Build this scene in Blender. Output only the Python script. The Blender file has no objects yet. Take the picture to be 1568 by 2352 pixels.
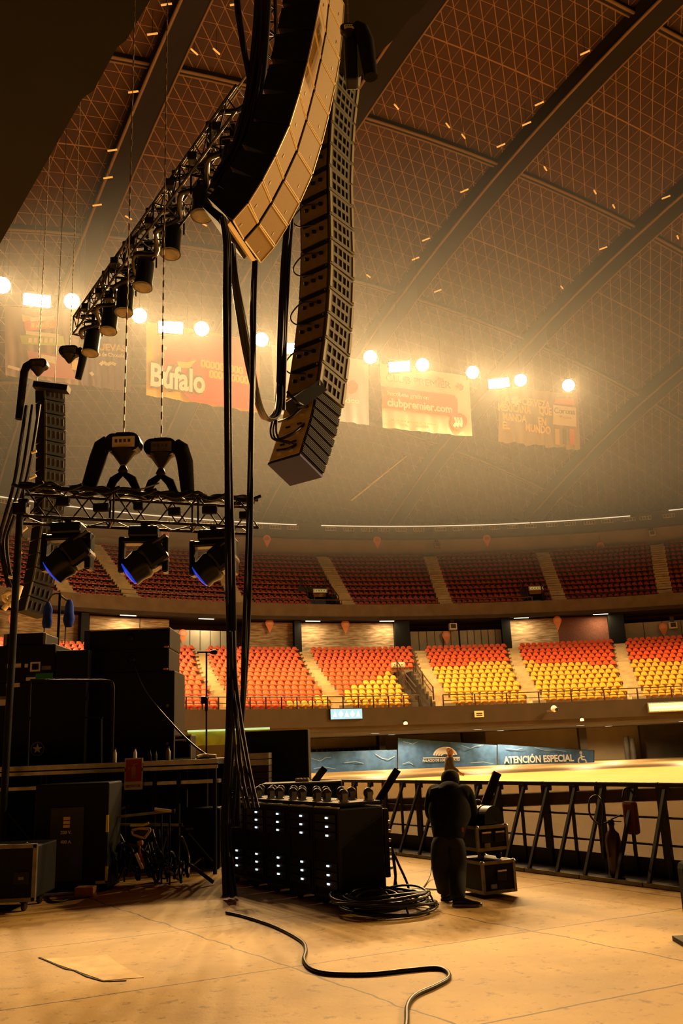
import bpy, bmesh, math, random
from math import sin, cos, tan, atan, atan2, sqrt, pi, radians, degrees
from mathutils import Vector, Matrix

random.seed(7)
S = bpy.context.scene
COL = S.collection

# ------------------------------------------------------------------ camera
FPX, ROLL, HZ, CAMZ = 2050.0, 0.04, 1722.0, 1.7
PIT = atan((HZ - 1176) / FPX)
cam_d = bpy.data.cameras.new('camera')
cam = bpy.data.objects.new('camera', cam_d)
COL.objects.link(cam)
cam_d.sensor_fit = 'VERTICAL'
cam_d.sensor_height = 36
cam_d.lens = FPX / 2352 * 36
cam_d.clip_end = 500
_r0, _u0 = Vector((1, 0, 0)), Vector((0, -sin(PIT), cos(PIT)))
_f0 = Vector((0, cos(PIT), sin(PIT)))
_r, _u = _r0 * cos(ROLL) - _u0 * sin(ROLL), _r0 * sin(ROLL) + _u0 * cos(ROLL)
_m = Matrix((_r, _u, -_f0)).transposed().to_4x4()
_m.translation = (0, 0, CAMZ)
cam.matrix_world = _m
S.camera = cam

# ------------------------------------------------------------------ exposure, world, light levels
S.view_settings.view_transform = 'Standard'
S.view_settings.look = 'None'
S.view_settings.exposure = 0.0
S.view_settings.gamma = 1.0
S.view_settings.use_curve_mapping = False
S.cycles.use_denoising = True
S.cycles.max_bounces = 5
S.cycles.diffuse_bounces = 3
S.cycles.glossy_bounces = 2
S.cycles.transparent_max_bounces = 10
S.cycles.volume_bounces = 0
S.cycles.sample_clamp_indirect = 4.0
S.cycles.sample_clamp_direct = 60.0
S.cycles.caustics_reflective = False
S.cycles.caustics_refractive = False
S.cycles.use_adaptive_sampling = True
S.cycles.adaptive_threshold = 0.02

LAMP = (1.0, 0.60, 0.235)          # warm tungsten-like floodlight colour
FLOOD_W = 11000.0                  # each floodlight of the ring
FLOOD_OFF_W = 30000.0              # the floodlights of the ring outside the picture
HAZE = 0.0028
w = bpy.data.worlds.new('arena air')
S.world = w
w.use_nodes = True
w.node_tree.nodes['Background'].inputs[0].default_value = (0.9, 0.62, 0.34, 1)
w.node_tree.nodes['Background'].inputs[1].default_value = 0.016


# ------------------------------------------------------------------ measuring helpers
def ray(px, py):
    u, v = px - 784, 1176 - py
    c, s = cos(ROLL), sin(ROLL)
    u2, v2 = c * u + s * v, -s * u + c * v
    return Vector((u2, FPX * cos(PIT) - v2 * sin(PIT), FPX * sin(PIT) + v2 * cos(PIT))).normalized()


EYE = Vector((0, 0, CAMZ))


def at(px, py, Y):
    d = ray(px, py)
    return EYE + d * (Y / d.y)


def gz(px, py, z=0.0):
    d = ray(px, py)
    return EYE + d * ((z - CAMZ) / d.z)


def onplane(px, py, p0, n):
    d = ray(px, py)
    return EYE + d * ((p0 - EYE).dot(n) / d.dot(n))


CX, CY = 15.0, 20.0                # centre of the round hall


def onr(px, py, R):
    d = ray(px, py)
    a = d.x * d.x + d.y * d.y
    b = -CX * d.x - CY * d.y
    c = CX * CX + CY * CY - R * R
    t = (-b + sqrt(b * b - a * c)) / a
    P = EYE + d * t
    return P, atan2(P.x - CX, P.y - CY)


def az(px, py, R):
    return onr(px, py, R)[1]


def polar(R, a, z):
    return Vector((CX + R * sin(a), CY + R * cos(a), z))


def lerp(a, b, t):
    return a + (b - a) * t


ORD = ('first second third fourth fifth sixth seventh eighth ninth tenth eleventh twelfth thirteenth fourteenth fifteenth '
       'sixteenth seventeenth eighteenth nineteenth twentieth').split()


def nth(i):                        # 0 -> first
    if i < 20:
        return ORD[i]
    n = i + 1
    return '%d%s' % (n, {1: 'st', 2: 'nd', 3: 'rd'}.get(n % 10 if n % 100 not in (11, 12, 13) else 0, 'th'))


# ------------------------------------------------------------------ materials
def lin(h):
    if isinstance(h, str):
        v = [int(h[i:i + 2], 16) / 255 for i in (0, 2, 4)]
        return tuple(((x + 0.055) / 1.055) ** 2.4 if x > 0.04045 else x / 12.92 for x in v)
    return tuple(h)


def mat(name, col, rough=0.6, metal=0.0, var=0.0, scale=8.0, emit=0.0, spec=0.5, bump=0.0, ecol=None):
    m = bpy.data.materials.new(name)
    m.use_nodes = True
    nt = m.node_tree
    b = nt.nodes['Principled BSDF']
    c = lin(col)
    b.inputs['Base Color'].default_value = (*c, 1)
    b.inputs['Roughness'].default_value = rough
    b.inputs['Metallic'].default_value = metal
    b.inputs['Specular IOR Level'].default_value = spec
    if emit:
        b.inputs['Emission Color'].default_value = (*(lin(ecol) if ecol else c), 1)
        b.inputs['Emission Strength'].default_value = emit
        try:
            m.cycles.emission_sampling = 'NONE'
        except Exception:
            pass
    if var or bump:
        tc = nt.nodes.new('ShaderNodeTexCoord')
        n = nt.nodes.new('ShaderNodeTexNoise')
        n.inputs['Scale'].default_value = scale
        n.inputs['Detail'].default_value = 4
        nt.links.new(tc.outputs['Object'], n.inputs['Vector'])
        if var:
            r = nt.nodes.new('ShaderNodeValToRGB')
            r.color_ramp.elements[0].position = 0.3
            r.color_ramp.elements[1].position = 0.7
            r.color_ramp.elements[0].color = (*[max(0, x * (1 - var)) for x in c], 1)
            r.color_ramp.elements[1].color = (*[min(1, x * (1 + var)) for x in c], 1)
            nt.links.new(n.outputs['Fac'], r.inputs['Fac'])
            nt.links.new(r.outputs['Color'], b.inputs['Base Color'])
        if bump:
            bp = nt.nodes.new('ShaderNodeBump')
            bp.inputs['Strength'].default_value = bump
            nt.links.new(n.outputs['Fac'], bp.inputs['Height'])
            nt.links.new(bp.outputs['Normal'], b.inputs['Normal'])
    return m


M = {}
M['black'] = mat('black paint', (0.0045, 0.005, 0.0045), 0.6, var=.3, spec=.22)
M['black_gloss'] = mat('glossy black', (0.004, 0.0045, 0.004), 0.3, spec=.4)
M['black_cloth'] = mat('black cloth', (0.006, 0.0055, 0.005), 0.95, var=.4, scale=14, bump=.3, spec=.15)
M['rubber'] = mat('black rubber', (0.006, 0.0055, 0.005), 0.38, spec=.5)
M['steel_dark'] = mat('dark steel', (0.018, 0.016, 0.013), 0.4, .6, spec=.3)
M['alu'] = mat('aluminium', (0.55, 0.52, 0.47), 0.35, .85, var=.2)
M['alu_dull'] = mat('dull aluminium', (0.20, 0.18, 0.15), 0.45, .6, var=.3)
M['chain'] = mat('chain steel', (0.24, 0.18, 0.10), 0.5, .4)
M['truss'] = mat('truss tube', (0.028, 0.023, 0.016), 0.35, .7)
M['grille'] = mat('tan speaker grille', (0.40, 0.295, 0.135), 0.7, var=.08, scale=60)
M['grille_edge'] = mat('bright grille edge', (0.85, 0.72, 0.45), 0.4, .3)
M['olive'] = mat('olive speaker frame', (0.095, 0.09, 0.052), 0.6, var=.15, scale=20)
M['bar_edge'] = mat('pale rigging bar', (0.30, 0.28, 0.17), .5)
M['box_brown'] = mat('brown grey cabinet', (0.055, 0.046, 0.032), 0.75, var=.2)
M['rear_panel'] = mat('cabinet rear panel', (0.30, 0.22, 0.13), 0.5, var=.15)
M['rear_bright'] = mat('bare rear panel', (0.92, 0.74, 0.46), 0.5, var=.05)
M['white'] = mat('white label', (0.75, 0.72, 0.66), 0.6)
M['cream'] = mat('cream vinyl', (0.78, 0.70, 0.54), 0.6)
M['grey_text'] = mat('grey print', (0.12, 0.10, 0.08), 0.6)
M['red'] = mat('sign red', (0.42, 0.025, 0.03), 0.5)
M['yellow'] = mat('yellow tape', (0.85, 0.72, 0.06), 0.5, var=.1)
M['green'] = mat('green tape', (0.01, 0.22, 0.05), 0.5)
M['blue_cloth'] = mat('blue cloth', (0.02, 0.07, 0.62), 0.85, var=.4, scale=6)
M['skin'] = mat('skin', (0.45, 0.22, 0.13), 0.55)
M['jeans'] = mat('dark trousers', (0.008, 0.0085, 0.010), 0.9, var=.5, scale=9)
M['jacket_grey'] = mat('grey jacket', (0.06, 0.052, 0.042), 0.9, var=.3, scale=14)
M['hair_grey'] = mat('grey hair', (0.55, 0.45, 0.35), 0.8, var=.2, scale=60)
M['wood'] = mat('orange wood', (0.45, 0.18, 0.05), 0.6, var=.3)
M['seat_or'] = mat('orange seat plastic', (0.86, 0.13, 0.04), 0.32)
M['seat_ye'] = mat('yellow seat plastic', (0.86, 0.42, 0.055), 0.35)
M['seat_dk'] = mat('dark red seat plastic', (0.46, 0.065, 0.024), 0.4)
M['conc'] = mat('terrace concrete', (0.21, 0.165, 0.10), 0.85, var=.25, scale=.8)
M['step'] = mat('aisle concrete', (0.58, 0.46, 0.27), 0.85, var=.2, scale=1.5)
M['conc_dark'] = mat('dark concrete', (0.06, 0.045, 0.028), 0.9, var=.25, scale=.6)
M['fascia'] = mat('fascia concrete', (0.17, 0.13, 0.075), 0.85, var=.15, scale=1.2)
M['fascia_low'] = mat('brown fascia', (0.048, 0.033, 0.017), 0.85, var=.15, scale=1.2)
M['wall_tan'] = mat('tan plaster', (0.42, 0.33, 0.19), 0.85, var=.12, scale=.5)
M['panel_grey'] = mat('grey wall panel', (0.36, 0.32, 0.23), 0.8, var=.15, scale=.8)
M['brick_red'] = mat('dark red plaster', (0.16, 0.055, 0.028), 0.85, var=.2)
M['pin'] = mat('orange sign', (0.85, 0.27, 0.10), 0.5)
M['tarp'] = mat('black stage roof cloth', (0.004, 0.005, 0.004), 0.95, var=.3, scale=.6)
M['led'] = mat('white indicator light', (0.7, 0.85, 0.95), 0.4, emit=1.6)
M['lamp_core'] = mat('lamp lens', (1.0, 0.86, 0.6), 0.4, emit=28)
M['tube'] = mat('fluorescent tube', (1.0, 0.9, 0.6), 0.4, emit=2.2)
M['blue_lens'] = mat('blue lit lens', (0.02, 0.05, 0.5), 0.15, emit=.55, ecol=(0.02, 0.07, 1.0))
M['screen_blue'] = mat('lit blue display', (0.25, 0.55, 0.8), 0.4, emit=1.0, ecol=(0.16, 0.46, 0.72))
M['screen_white'] = mat('lit white shapes', (0.8, 0.9, 1.0), 0.4, emit=1.0)
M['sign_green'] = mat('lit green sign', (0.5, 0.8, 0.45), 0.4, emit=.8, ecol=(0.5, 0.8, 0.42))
M['sign_yel'] = mat('lit yellow sign', (0.7, 0.6, 0.2), 0.5, emit=.3)
M['strip'] = mat('lit ring strip', (1.0, .85, .55), 0.4, emit=.7)
M['glint'] = mat('copper rod glint', (0.9, 0.5, 0.15), 0.4, emit=.7, ecol=(0.9, 0.42, 0.08))  # emission in place of light reflected by the rods
M['vinyl_blue'] = mat('blue vinyl', (0.045, 0.13, 0.30), 0.6, var=.25, scale=2.5)
M['tan_floor'] = mat('arena floor cover', (0.58, 0.37, 0.14), 0.55, var=.08, scale=.6)
M['green_wall'] = mat('green backdrop', (0.25, 0.35, 0.05), 0.7, var=.6, scale=1.5)


def brick_material():
    m = mat('rough brick', (0.42, 0.29, 0.15), 0.9)
    nt = m.node_tree
    tc = nt.nodes.new('ShaderNodeTexCoord')
    mp = nt.nodes.new('ShaderNodeMapping')
    mp.inputs['Scale'].default_value = (1.0, 1.0, 7.0)
    n = nt.nodes.new('ShaderNodeTexNoise')
    n.inputs['Scale'].default_value = 1.3
    n.inputs['Detail'].default_value = 6
    r = nt.nodes.new('ShaderNodeValToRGB')
    r.color_ramp.elements[0].position, r.color_ramp.elements[1].position = .35, .68
    r.color_ramp.elements[0].color = (0.24, 0.15, 0.07, 1)
    r.color_ramp.elements[1].color = (0.62, 0.45, 0.25, 1)
    nt.links.new(tc.outputs['Object'], mp.inputs[0])
    nt.links.new(mp.outputs[0], n.inputs['Vector'])
    nt.links.new(n.outputs['Fac'], r.inputs['Fac'])
    nt.links.new(r.outputs['Color'], nt.nodes['Principled BSDF'].inputs['Base Color'])
    return m


M['brick'] = brick_material()


def math_node(nt, op, a, b=None, c=None):
    n = nt.nodes.new('ShaderNodeMath')
    n.operation = op
    for i, v in enumerate((a, b, c)):
        if v is None:
            continue
        if isinstance(v, (int, float)):
            n.inputs[i].default_value = v
        else:
            nt.links.new(v, n.inputs[i])
    return n.outputs[0]


def line_mask(nt, x, y, ang, pitch, width, off=0.0):
    """1 on thin parallel lines in the xy plane, running along direction ang"""
    d = math_node(nt, 'ADD', math_node(nt, 'MULTIPLY', x, -sin(ang)), math_node(nt, 'MULTIPLY', y, cos(ang)))
    d = math_node(nt, 'ADD', d, off)
    q = math_node(nt, 'PINGPONG', d, pitch / 2)
    return math_node(nt, 'LESS_THAN', q, width / 2)


def floor_material():
    m = mat('worn concrete', (0.40, 0.29, 0.16), 0.62)
    nt = m.node_tree
    b = nt.nodes['Principled BSDF']
    tc = nt.nodes.new('ShaderNodeTexCoord')
    sep = nt.nodes.new('ShaderNodeSeparateXYZ')
    wob = nt.nodes.new('ShaderNodeTexNoise')
    wob.inputs['Scale'].default_value = 2.5
    nt.links.new(tc.outputs['Object'], wob.inputs['Vector'])
    nt.links.new(tc.outputs['Object'], sep.inputs[0])
    wv = math_node(nt, 'MULTIPLY', math_node(nt, 'SUBTRACT', wob.outputs['Fac'], .5), .10)
    x = math_node(nt, 'ADD', sep.outputs[0], wv)
    y = math_node(nt, 'ADD', sep.outputs[1], wv)
    n1 = nt.nodes.new('ShaderNodeTexNoise')
    n1.inputs['Scale'].default_value, n1.inputs['Detail'].default_value = .8, 7
    n2 = nt.nodes.new('ShaderNodeTexNoise')
    n2.inputs['Scale'].default_value, n2.inputs['Detail'].default_value = 7, 5
    n2.inputs['Roughness'].default_value = .7
    for n in (n1, n2):
        nt.links.new(tc.outputs['Object'], n.inputs['Vector'])
    r1 = nt.nodes.new('ShaderNodeValToRGB')
    r1.color_ramp.elements[0].position, r1.color_ramp.elements[1].position = .32, .68
    r1.color_ramp.elements[0].color = (0.40, 0.235, 0.062, 1)
    r1.color_ramp.elements[1].color = (0.68, 0.44, 0.13, 1)
    nt.links.new(n1.outputs['Fac'], r1.inputs['Fac'])
    r2 = nt.nodes.new('ShaderNodeValToRGB')      # dark worn spots
    r2.color_ramp.elements[0].position, r2.color_ramp.elements[1].position = .33, .43
    r2.color_ramp.elements[0].color = (.45, .42, .38, 1)
    r2.color_ramp.elements[1].color = (1, 1, 1, 1)
    nt.links.new(n2.outputs['Fac'], r2.inputs['Fac'])
    mx = nt.nodes.new('ShaderNodeMix')
    mx.data_type, mx.blend_type = 'RGBA', 'MULTIPLY'
    mx.inputs['Factor'].default_value = 1
    nt.links.new(r1.outputs['Color'], mx.inputs[6])
    nt.links.new(r2.outputs['Color'], mx.inputs[7])
    ja = line_mask(nt, x, y, JA, JPA, .022, JOA)
    jb = line_mask(nt, x, y, JB, JPB, .022, JOB)
    j = math_node(nt, 'MAXIMUM', ja, jb)
    mx2 = nt.nodes.new('ShaderNodeMix')
    mx2.data_type = 'RGBA'
    nt.links.new(math_node(nt, 'MULTIPLY', j, .9), mx2.inputs['Factor'])
    nt.links.new(mx.outputs[2], mx2.inputs[6])
    mx2.inputs[7].default_value = (0.03, 0.02, 0.012, 1)
    nt.links.new(mx2.outputs[2], b.inputs['Base Color'])
    bp = nt.nodes.new('ShaderNodeBump')
    bp.inputs['Strength'].default_value = .25
    bp.inputs['Distance'].default_value = .02
    nt.links.new(n2.outputs['Fac'], bp.inputs['Height'])
    nt.links.new(bp.outputs['Normal'], b.inputs['Normal'])
    return m


# slab joints, measured on the floor
_a0, _a1 = gz(880, 2148), gz(1568, 2318)
_b0, _b1 = gz(560, 2338), gz(1568, 2165)
_a2 = gz(50, 2115)
_b2 = gz(0, 2252)
JA = atan2(_a1.y - _a0.y, _a1.x - _a0.x)
JB = atan2(_b1.y - _b0.y, _b1.x - _b0.x)


def _off(p, ang):
    return -p.x * sin(ang) + p.y * cos(ang)


JPA = abs(_off(_a0, JA) - _off(_a2, JA))
JPB = abs(_off(_b0, JB) - _off(_b2, JB))
JOA, JOB = -_off(_a0, JA), -_off(_b0, JB)
M['floor'] = floor_material()

ARCH_A = radians(118)
NODE = Vector((12.2, 53.6))


def dome_material():
    m = mat('dome boards', (0.10, 0.05, 0.024), 0.8)
    nt = m.node_tree
    b = nt.nodes['Principled BSDF']
    tc = nt.nodes.new('ShaderNodeTexCoord')
    sep = nt.nodes.new('ShaderNodeSeparateXYZ')
    nt.links.new(tc.outputs['Object'], sep.inputs[0])
    x, y = sep.outputs[0], sep.outputs[1]
    nx, ny = NODE.x - CX, NODE.y - CY
    k = None
    for ang, pitch, wd in ((75, .755, .050), (26, .99, .036), (123.6, .99, .030), (26, 5.94, .085)):
        a_ = radians(ang)
        q = line_mask(nt, x, y, a_, pitch, wd, nx * sin(a_) - ny * cos(a_))
        k = q if k is None else math_node(nt, 'MAXIMUM', k, q)
    n1 = nt.nodes.new('ShaderNodeTexNoise')
    n1.inputs['Scale'].default_value, n1.inputs['Detail'].default_value = .12, 4
    nt.links.new(tc.outputs['Object'], n1.inputs['Vector'])
    r1 = nt.nodes.new('ShaderNodeValToRGB')
    r1.color_ramp.elements[0].position, r1.color_ramp.elements[1].position = .3, .7
    r1.color_ramp.elements[0].color = (0.028, 0.013, 0.007, 1)
    r1.color_ramp.elements[1].color = (0.062, 0.027, 0.012, 1)
    nt.links.new(n1.outputs['Fac'], r1.inputs['Fac'])
    mx2 = nt.nodes.new('ShaderNodeMix')
    mx2.data_type = 'RGBA'
    nt.links.new(math_node(nt, 'MULTIPLY', k, .85), mx2.inputs['Factor'])
    nt.links.new(r1.outputs['Color'], mx2.inputs[6])
    mx2.inputs[7].default_value = (0.32, 0.19, 0.085, 1)
    nt.links.new(mx2.outputs[2], b.inputs['Base Color'])
    return m


M['dome'] = dome_material()


def screen_material(name, col, alpha):
    m = mat(name, col, .7)
    nt = m.node_tree
    out = nt.nodes['Material Output']
    t = nt.nodes.new('ShaderNodeBsdfTransparent')
    mx = nt.nodes.new('ShaderNodeMixShader')
    mx.inputs[0].default_value = alpha
    nt.links.new(t.outputs[0], mx.inputs[1])
    nt.links.new(nt.nodes['Principled BSDF'].outputs[0], mx.inputs[2])
    nt.links.new(mx.outputs[0], out.inputs['Surface'])
    return m


M['perforated'] = screen_material('perforated steel sheet', (0.060, 0.032, 0.012), .60)
M['gauze'] = screen_material('thin banner vinyl', (0.30, 0.26, 0.19), .55)

# ------------------------------------------------------------------ mesh building
XF = {}                            # world matrix of every top-level thing


class MB:
    def __init__(self):
        self.v, self.f, self.mi, self.sm = [], [], [], []

    def add(self, vs, fs, m=0, smooth=False):
        o = len(self.v)
        self.v += [Vector(p) for p in vs]
        for f in fs:
            self.f.append([i + o for i in f])
            self.mi.append(m)
            self.sm.append(smooth)
        return self

    def hexa(self, p, m=0):        # 8 corners: 4 bottom ccw, 4 top ccw
        return self.add(p, [(3, 2, 1, 0), (4, 5, 6, 7), (0, 1, 5, 4), (1, 2, 6, 5), (2, 3, 7, 6), (3, 0, 4, 7)], m)

    def box(self, c, s, m=0, R=None):
        c = Vector(c)
        x, y, z = s[0] / 2, s[1] / 2, s[2] / 2
        p = [Vector(q) for q in ((-x, -y, -z), (x, -y, -z), (x, y, -z), (-x, y, -z), (-x, -y, z), (x, -y, z), (x, y, z), (-x, y, z))]
        if R is not None:
            p = [R @ q for q in p]
        return self.hexa([q + c for q in p], m)

    def bbox(self, c, s, bev=.02, m=0, R=None):        # box with chamfered vertical and horizontal edges
        c = Vector(c)
        bm = bmesh.new()
        bmesh.ops.create_cube(bm, size=1)
        for q in bm.verts:
            q.co = Vector((q.co.x * s[0], q.co.y * s[1], q.co.z * s[2]))
        bmesh.ops.bevel(bm, geom=list(bm.edges), offset=bev, segments=2, profile=.5, affect='EDGES')
        bm.verts.index_update()
        vs = [(R @ q.co if R is not None else q.co) + c for q in bm.verts]
        fs = [[q.index for q in f.verts] for f in bm.faces]
        bm.free()
        return self.add(vs, fs, m)

    def beam(self, p, q, wd, ht, m=0, up=(0, 0, 1)):
        p, q = Vector(p), Vector(q)
        d = (q - p).normalized()
        u = Vector(up)
        if abs(d.dot(u)) > .98:
            u = Vector((0, 1, 0))
        s = d.cross(u).normalized() * wd / 2
        t = s.cross(d).normalized() * ht / 2
        return self.hexa([p - s - t, p + s - t, q + s - t, q - s - t, p - s + t, p + s + t, q + s + t, q - s + t], m)

    def tube(self, pts, r, n=8, m=0, cap=True, smooth=True):
        pts = [Vector(p) for p in pts]
        rs = r if isinstance(r, (list, tuple)) else [r] * len(pts)
        o = len(self.v)
        d0 = (pts[1] - pts[0]).normalized()
        u = Vector((0, 0, 1)) if abs(d0.z) < .9 else Vector((1, 0, 0))
        a = d0.cross(u).normalized()
        vs, fs = [], []
        for i, p in enumerate(pts):
            d = (pts[min(i + 1, len(pts) - 1)] - pts[max(i - 1, 0)])
            if d.length < 1e-9:
                d = d0
            d.normalize()
            a = (a - d * a.dot(d))
            if a.length < 1e-6:
                a = d.orthogonal()
            a.normalize()
            b = d.cross(a)
            for k in range(n):
                th = 2 * pi * k / n
                vs.append(p + (a * cos(th) + b * sin(th)) * rs[i])
        for i in range(len(pts) - 1):
            for k in range(n):
                fs.append((i * n + k, i * n + (k + 1) % n, (i + 1) * n + (k + 1) % n, (i + 1) * n + k))
        self.add(vs, fs, m, smooth)
        if cap:
            self.add([vs[k] for k in range(n)], [tuple(range(n))[::-1]], m)
            self.add(vs[-n:], [tuple(range(n))], m)
        return self

    def lathe(self, c, prof, n=16, m=0, axis=(0, 0, 1), smooth=True):
        c, ax = Vector(c), Vector(axis).normalized()
        a = ax.orthogonal().normalized()
        b = ax.cross(a)
        vs, fs = [], []
        for r, h in prof:
            for k in range(n):
                th = 2 * pi * k / n
                vs.append(c + ax * h + (a * cos(th) + b * sin(th)) * r)
        for i in range(len(prof) - 1):
            for k in range(n):
                fs.append((i * n + k, i * n + (k + 1) % n, (i + 1) * n + (k + 1) % n, (i + 1) * n + k))
        self.add(vs, fs, m, smooth)
        self.add(vs[:n], [tuple(range(n))[::-1]], m)
        self.add(vs[-n:], [tuple(range(n))], m)
        return self

    def prism(self, poly, d, m=0):          # polygon (3d points) extruded by the vector d
        n = len(poly)
        poly = [Vector(p) for p in poly]
        d = Vector(d)
        return self.add(poly + [p + d for p in poly],
                        [tuple(range(n))[::-1], tuple(range(n, 2 * n))] + [(i, (i + 1) % n, n + (i + 1) % n, n + i) for i in range(n)], m)

    def arc_wall(self, R0, R1, a0, a1, z0, z1, n=24, m=0):   # solid ring segment
        for i in range(n):
            t0, t1 = lerp(a0, a1, i / n), lerp(a0, a1, (i + 1) / n)
            fs = [(3, 2, 1, 0), (4, 5, 6, 7), (0, 1, 5, 4), (2, 3, 7, 6)]
            if i == 0:
                fs.append((3, 0, 4, 7))
            if i == n - 1:
                fs.append((1, 2, 6, 5))
            self.add([polar(R0, t0, z0), polar(R0, t1, z0), polar(R1, t1, z0), polar(R1, t0, z0),
                      polar(R0, t0, z1), polar(R0, t1, z1), polar(R1, t1, z1), polar(R1, t0, z1)], fs, m)
        return self

    def build(self, name, mats, parent=None, world=True, root=None, loc=None):
        me = bpy.data.meshes.new(name)
        if not isinstance(mats, (list, tuple)):
            mats = [mats]
        r = root or parent
        vs = self.v
        if parent is not None and world:
            while r.parent is not None:
                r = r.parent
            inv = XF[r.name].inverted()
            vs = [inv @ p for p in vs]
        o = bpy.data.objects.new(name, me)
        if parent is None:
            if loc is None:
                xs, ys, zs = zip(*[(p.x, p.y, p.z) for p in vs])
                loc = Vector(((min(xs) + max(xs)) / 2, (min(ys) + max(ys)) / 2, min(zs)))
            loc = Vector(loc)
            vs = [p - loc for p in vs]
            o.location = loc
            XF[o.name] = Matrix.Translation(loc)
        else:
            o.parent = parent
        me.from_pydata([tuple(p) for p in vs], [], self.f)
        for m_ in mats:
            me.materials.append(m_)
        me.polygons.foreach_set('material_index', self.mi)
        me.polygons.foreach_set('use_smooth', self.sm)
        me.update()
        COL.objects.link(o)
        return o


def tag(o, label, cat, group=None, kind=None):
    if label:
        o['label'] = label
    if cat:
        o['category'] = cat
    if group:
        o['group'] = group
    if kind:
        o['kind'] = kind
    return o


def struct(name, mb, m, label=None):
    o = mb.build(name, m)
    o['kind'] = 'structure'
    if label:
        o['label'] = label
    return o


def thing(name, label, cat, loc, rotz=0.0, group=None):
    o = bpy.data.objects.new(name, None)
    o.empty_display_size = .2
    COL.objects.link(o)
    o.location = Vector(loc)
    o.rotation_euler = (0, 0, rotz)
    XF[o.name] = Matrix.Translation(Vector(loc)) @ Matrix.Rotation(rotz, 4, 'Z')
    return tag(o, label, cat, group)


def dup(root, loc, rotz=None, label=None, group=None):
    r = root.copy()
    COL.objects.link(r)
    r.location = Vector(loc)
    if rotz is not None:
        r.rotation_euler = (0, 0, rotz)
    XF[r.name] = Matrix.Translation(Vector(loc)) @ Matrix.Rotation(r.rotation_euler[2], 4, 'Z')
    if label:
        r['label'] = label
    if group:
        r['group'] = group
    for ch in list(root.children):
        c = ch.copy()
        COL.objects.link(c)
        c.parent = r
        for g in list(ch.children):
            d = g.copy()
            COL.objects.link(d)
            d.parent = c
    return r


def text_on(txt, parent, centre, right, up, height, m, width=None, name='lettering', align='CENTER', bold=0.0, shear=0.0):
    """raised lettering as a part: centre / right / up in world space"""
    cu = bpy.data.curves.new(name, 'FONT')
    cu.body = txt
    cu.size = 1.0
    cu.align_x, cu.align_y = align, 'CENTER'
    cu.extrude = .012 / max(height, .05)
    cu.offset = bold
    cu.shear = shear
    cu.resolution_u = 3
    tmp = bpy.data.objects.new(name, cu)
    COL.objects.link(tmp)
    dg = bpy.context.evaluated_depsgraph_get()
    me = bpy.data.meshes.new_from_object(tmp.evaluated_get(dg))
    bpy.data.objects.remove(tmp)
    bpy.data.curves.remove(cu)
    right, up = Vector(right).normalized(), Vector(up).normalized()
    nrm = right.cross(up).normalized()
    xs = [v.co.x for v in me.vertices] or [0, 1]
    ysz = height / .73
    xsz = ysz
    if width:
        xsz = width / max(1e-6, max(xs) - min(xs))
    T = Matrix(((*(right * xsz),), (*(up * ysz),), (*(nrm * ysz),))).transposed().to_4x4()
    T.translation = Vector(centre)
    r = parent
    while r.parent is not None:
        r = r.parent
    me.transform(XF[r.name].inverted() @ T)
    me.materials.clear()
    me.materials.append(m)
    o = bpy.data.objects.new(name, me)
    COL.objects.link(o)
    o.parent = parent
    return o


def skinned(name, chains, m, parent=None, sub=2):
    """one smooth continuous surface grown along chains of (point, radius)"""
    bm = bmesh.new()
    key, lay = {}, None
    lay = bm.verts.layers.skin.verify()
    first = None
    for ch in chains:
        prev = None
        for p, r in ch:
            k = tuple(round(x, 4) for x in p)
            if k not in key:
                v = bm.verts.new(p)
                v[lay].radius = r if isinstance(r, (tuple, list)) else (r, r)
                key[k] = v
                if first is None:
                    first = v
                    v[lay].use_root = True
            v = key[k]
            if prev is not None and prev is not v and bm.edges.get((prev, v)) is None:
                bm.edges.new((prev, v))
            prev = v
    me = bpy.data.meshes.new(name)
    bm.to_mesh(me)
    bm.free()
    tmp = bpy.data.objects.new(name, me)
    COL.objects.link(tmp)
    md = tmp.modifiers.new('skin', 'SKIN')
    md.use_smooth_shade = True
    ms = tmp.modifiers.new('sub', 'SUBSURF')
    ms.levels = ms.render_levels = sub
    dg = bpy.context.evaluated_depsgraph_get()
    me2 = bpy.data.meshes.new_from_object(tmp.evaluated_get(dg))
    bpy.data.objects.remove(tmp)
    bpy.data.meshes.remove(me)
    me2.name = name
    me2.materials.clear()
    me2.materials.append(m)
    for p in me2.polygons:
        p.use_smooth = True
    if parent is not None:
        r = parent
        while r.parent is not None:
            r = r.parent
        me2.transform(XF[r.name].inverted())
    o = bpy.data.objects.new(name, me2)
    COL.objects.link(o)
    if parent is not None:
        o.parent = parent
    return o


def smooth(pts, n=6):              # Catmull-Rom through the points
    pts = [Vector(p) for p in pts]
    out = []
    P = [pts[0] * 2 - pts[1]] + pts + [pts[-1] * 2 - pts[-2]]
    for i in range(1, len(P) - 2):
        a, b, c, d = P[i - 1], P[i], P[i + 1], P[i + 2]
        for k in range(n):
            t = k / n
            out.append(.5 * ((2 * b) + (c - a) * t + (2 * a - 5 * b + 4 * c - d) * t * t + (3 * b - a - 3 * c + d) * t ** 3))
    out.append(pts[-1])
    return out


# ================================================================== THE HALL
A0, A1 = radians(-62), radians(62)

floor = MB()
floor.add([(-70, -12, 0), (100, -12, 0), (100, 110, 0), (-70, 110, 0)], [(0, 1, 2, 3)])
struct('floor', floor, M['floor'], 'worn concrete slab floor with dark joints')

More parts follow.
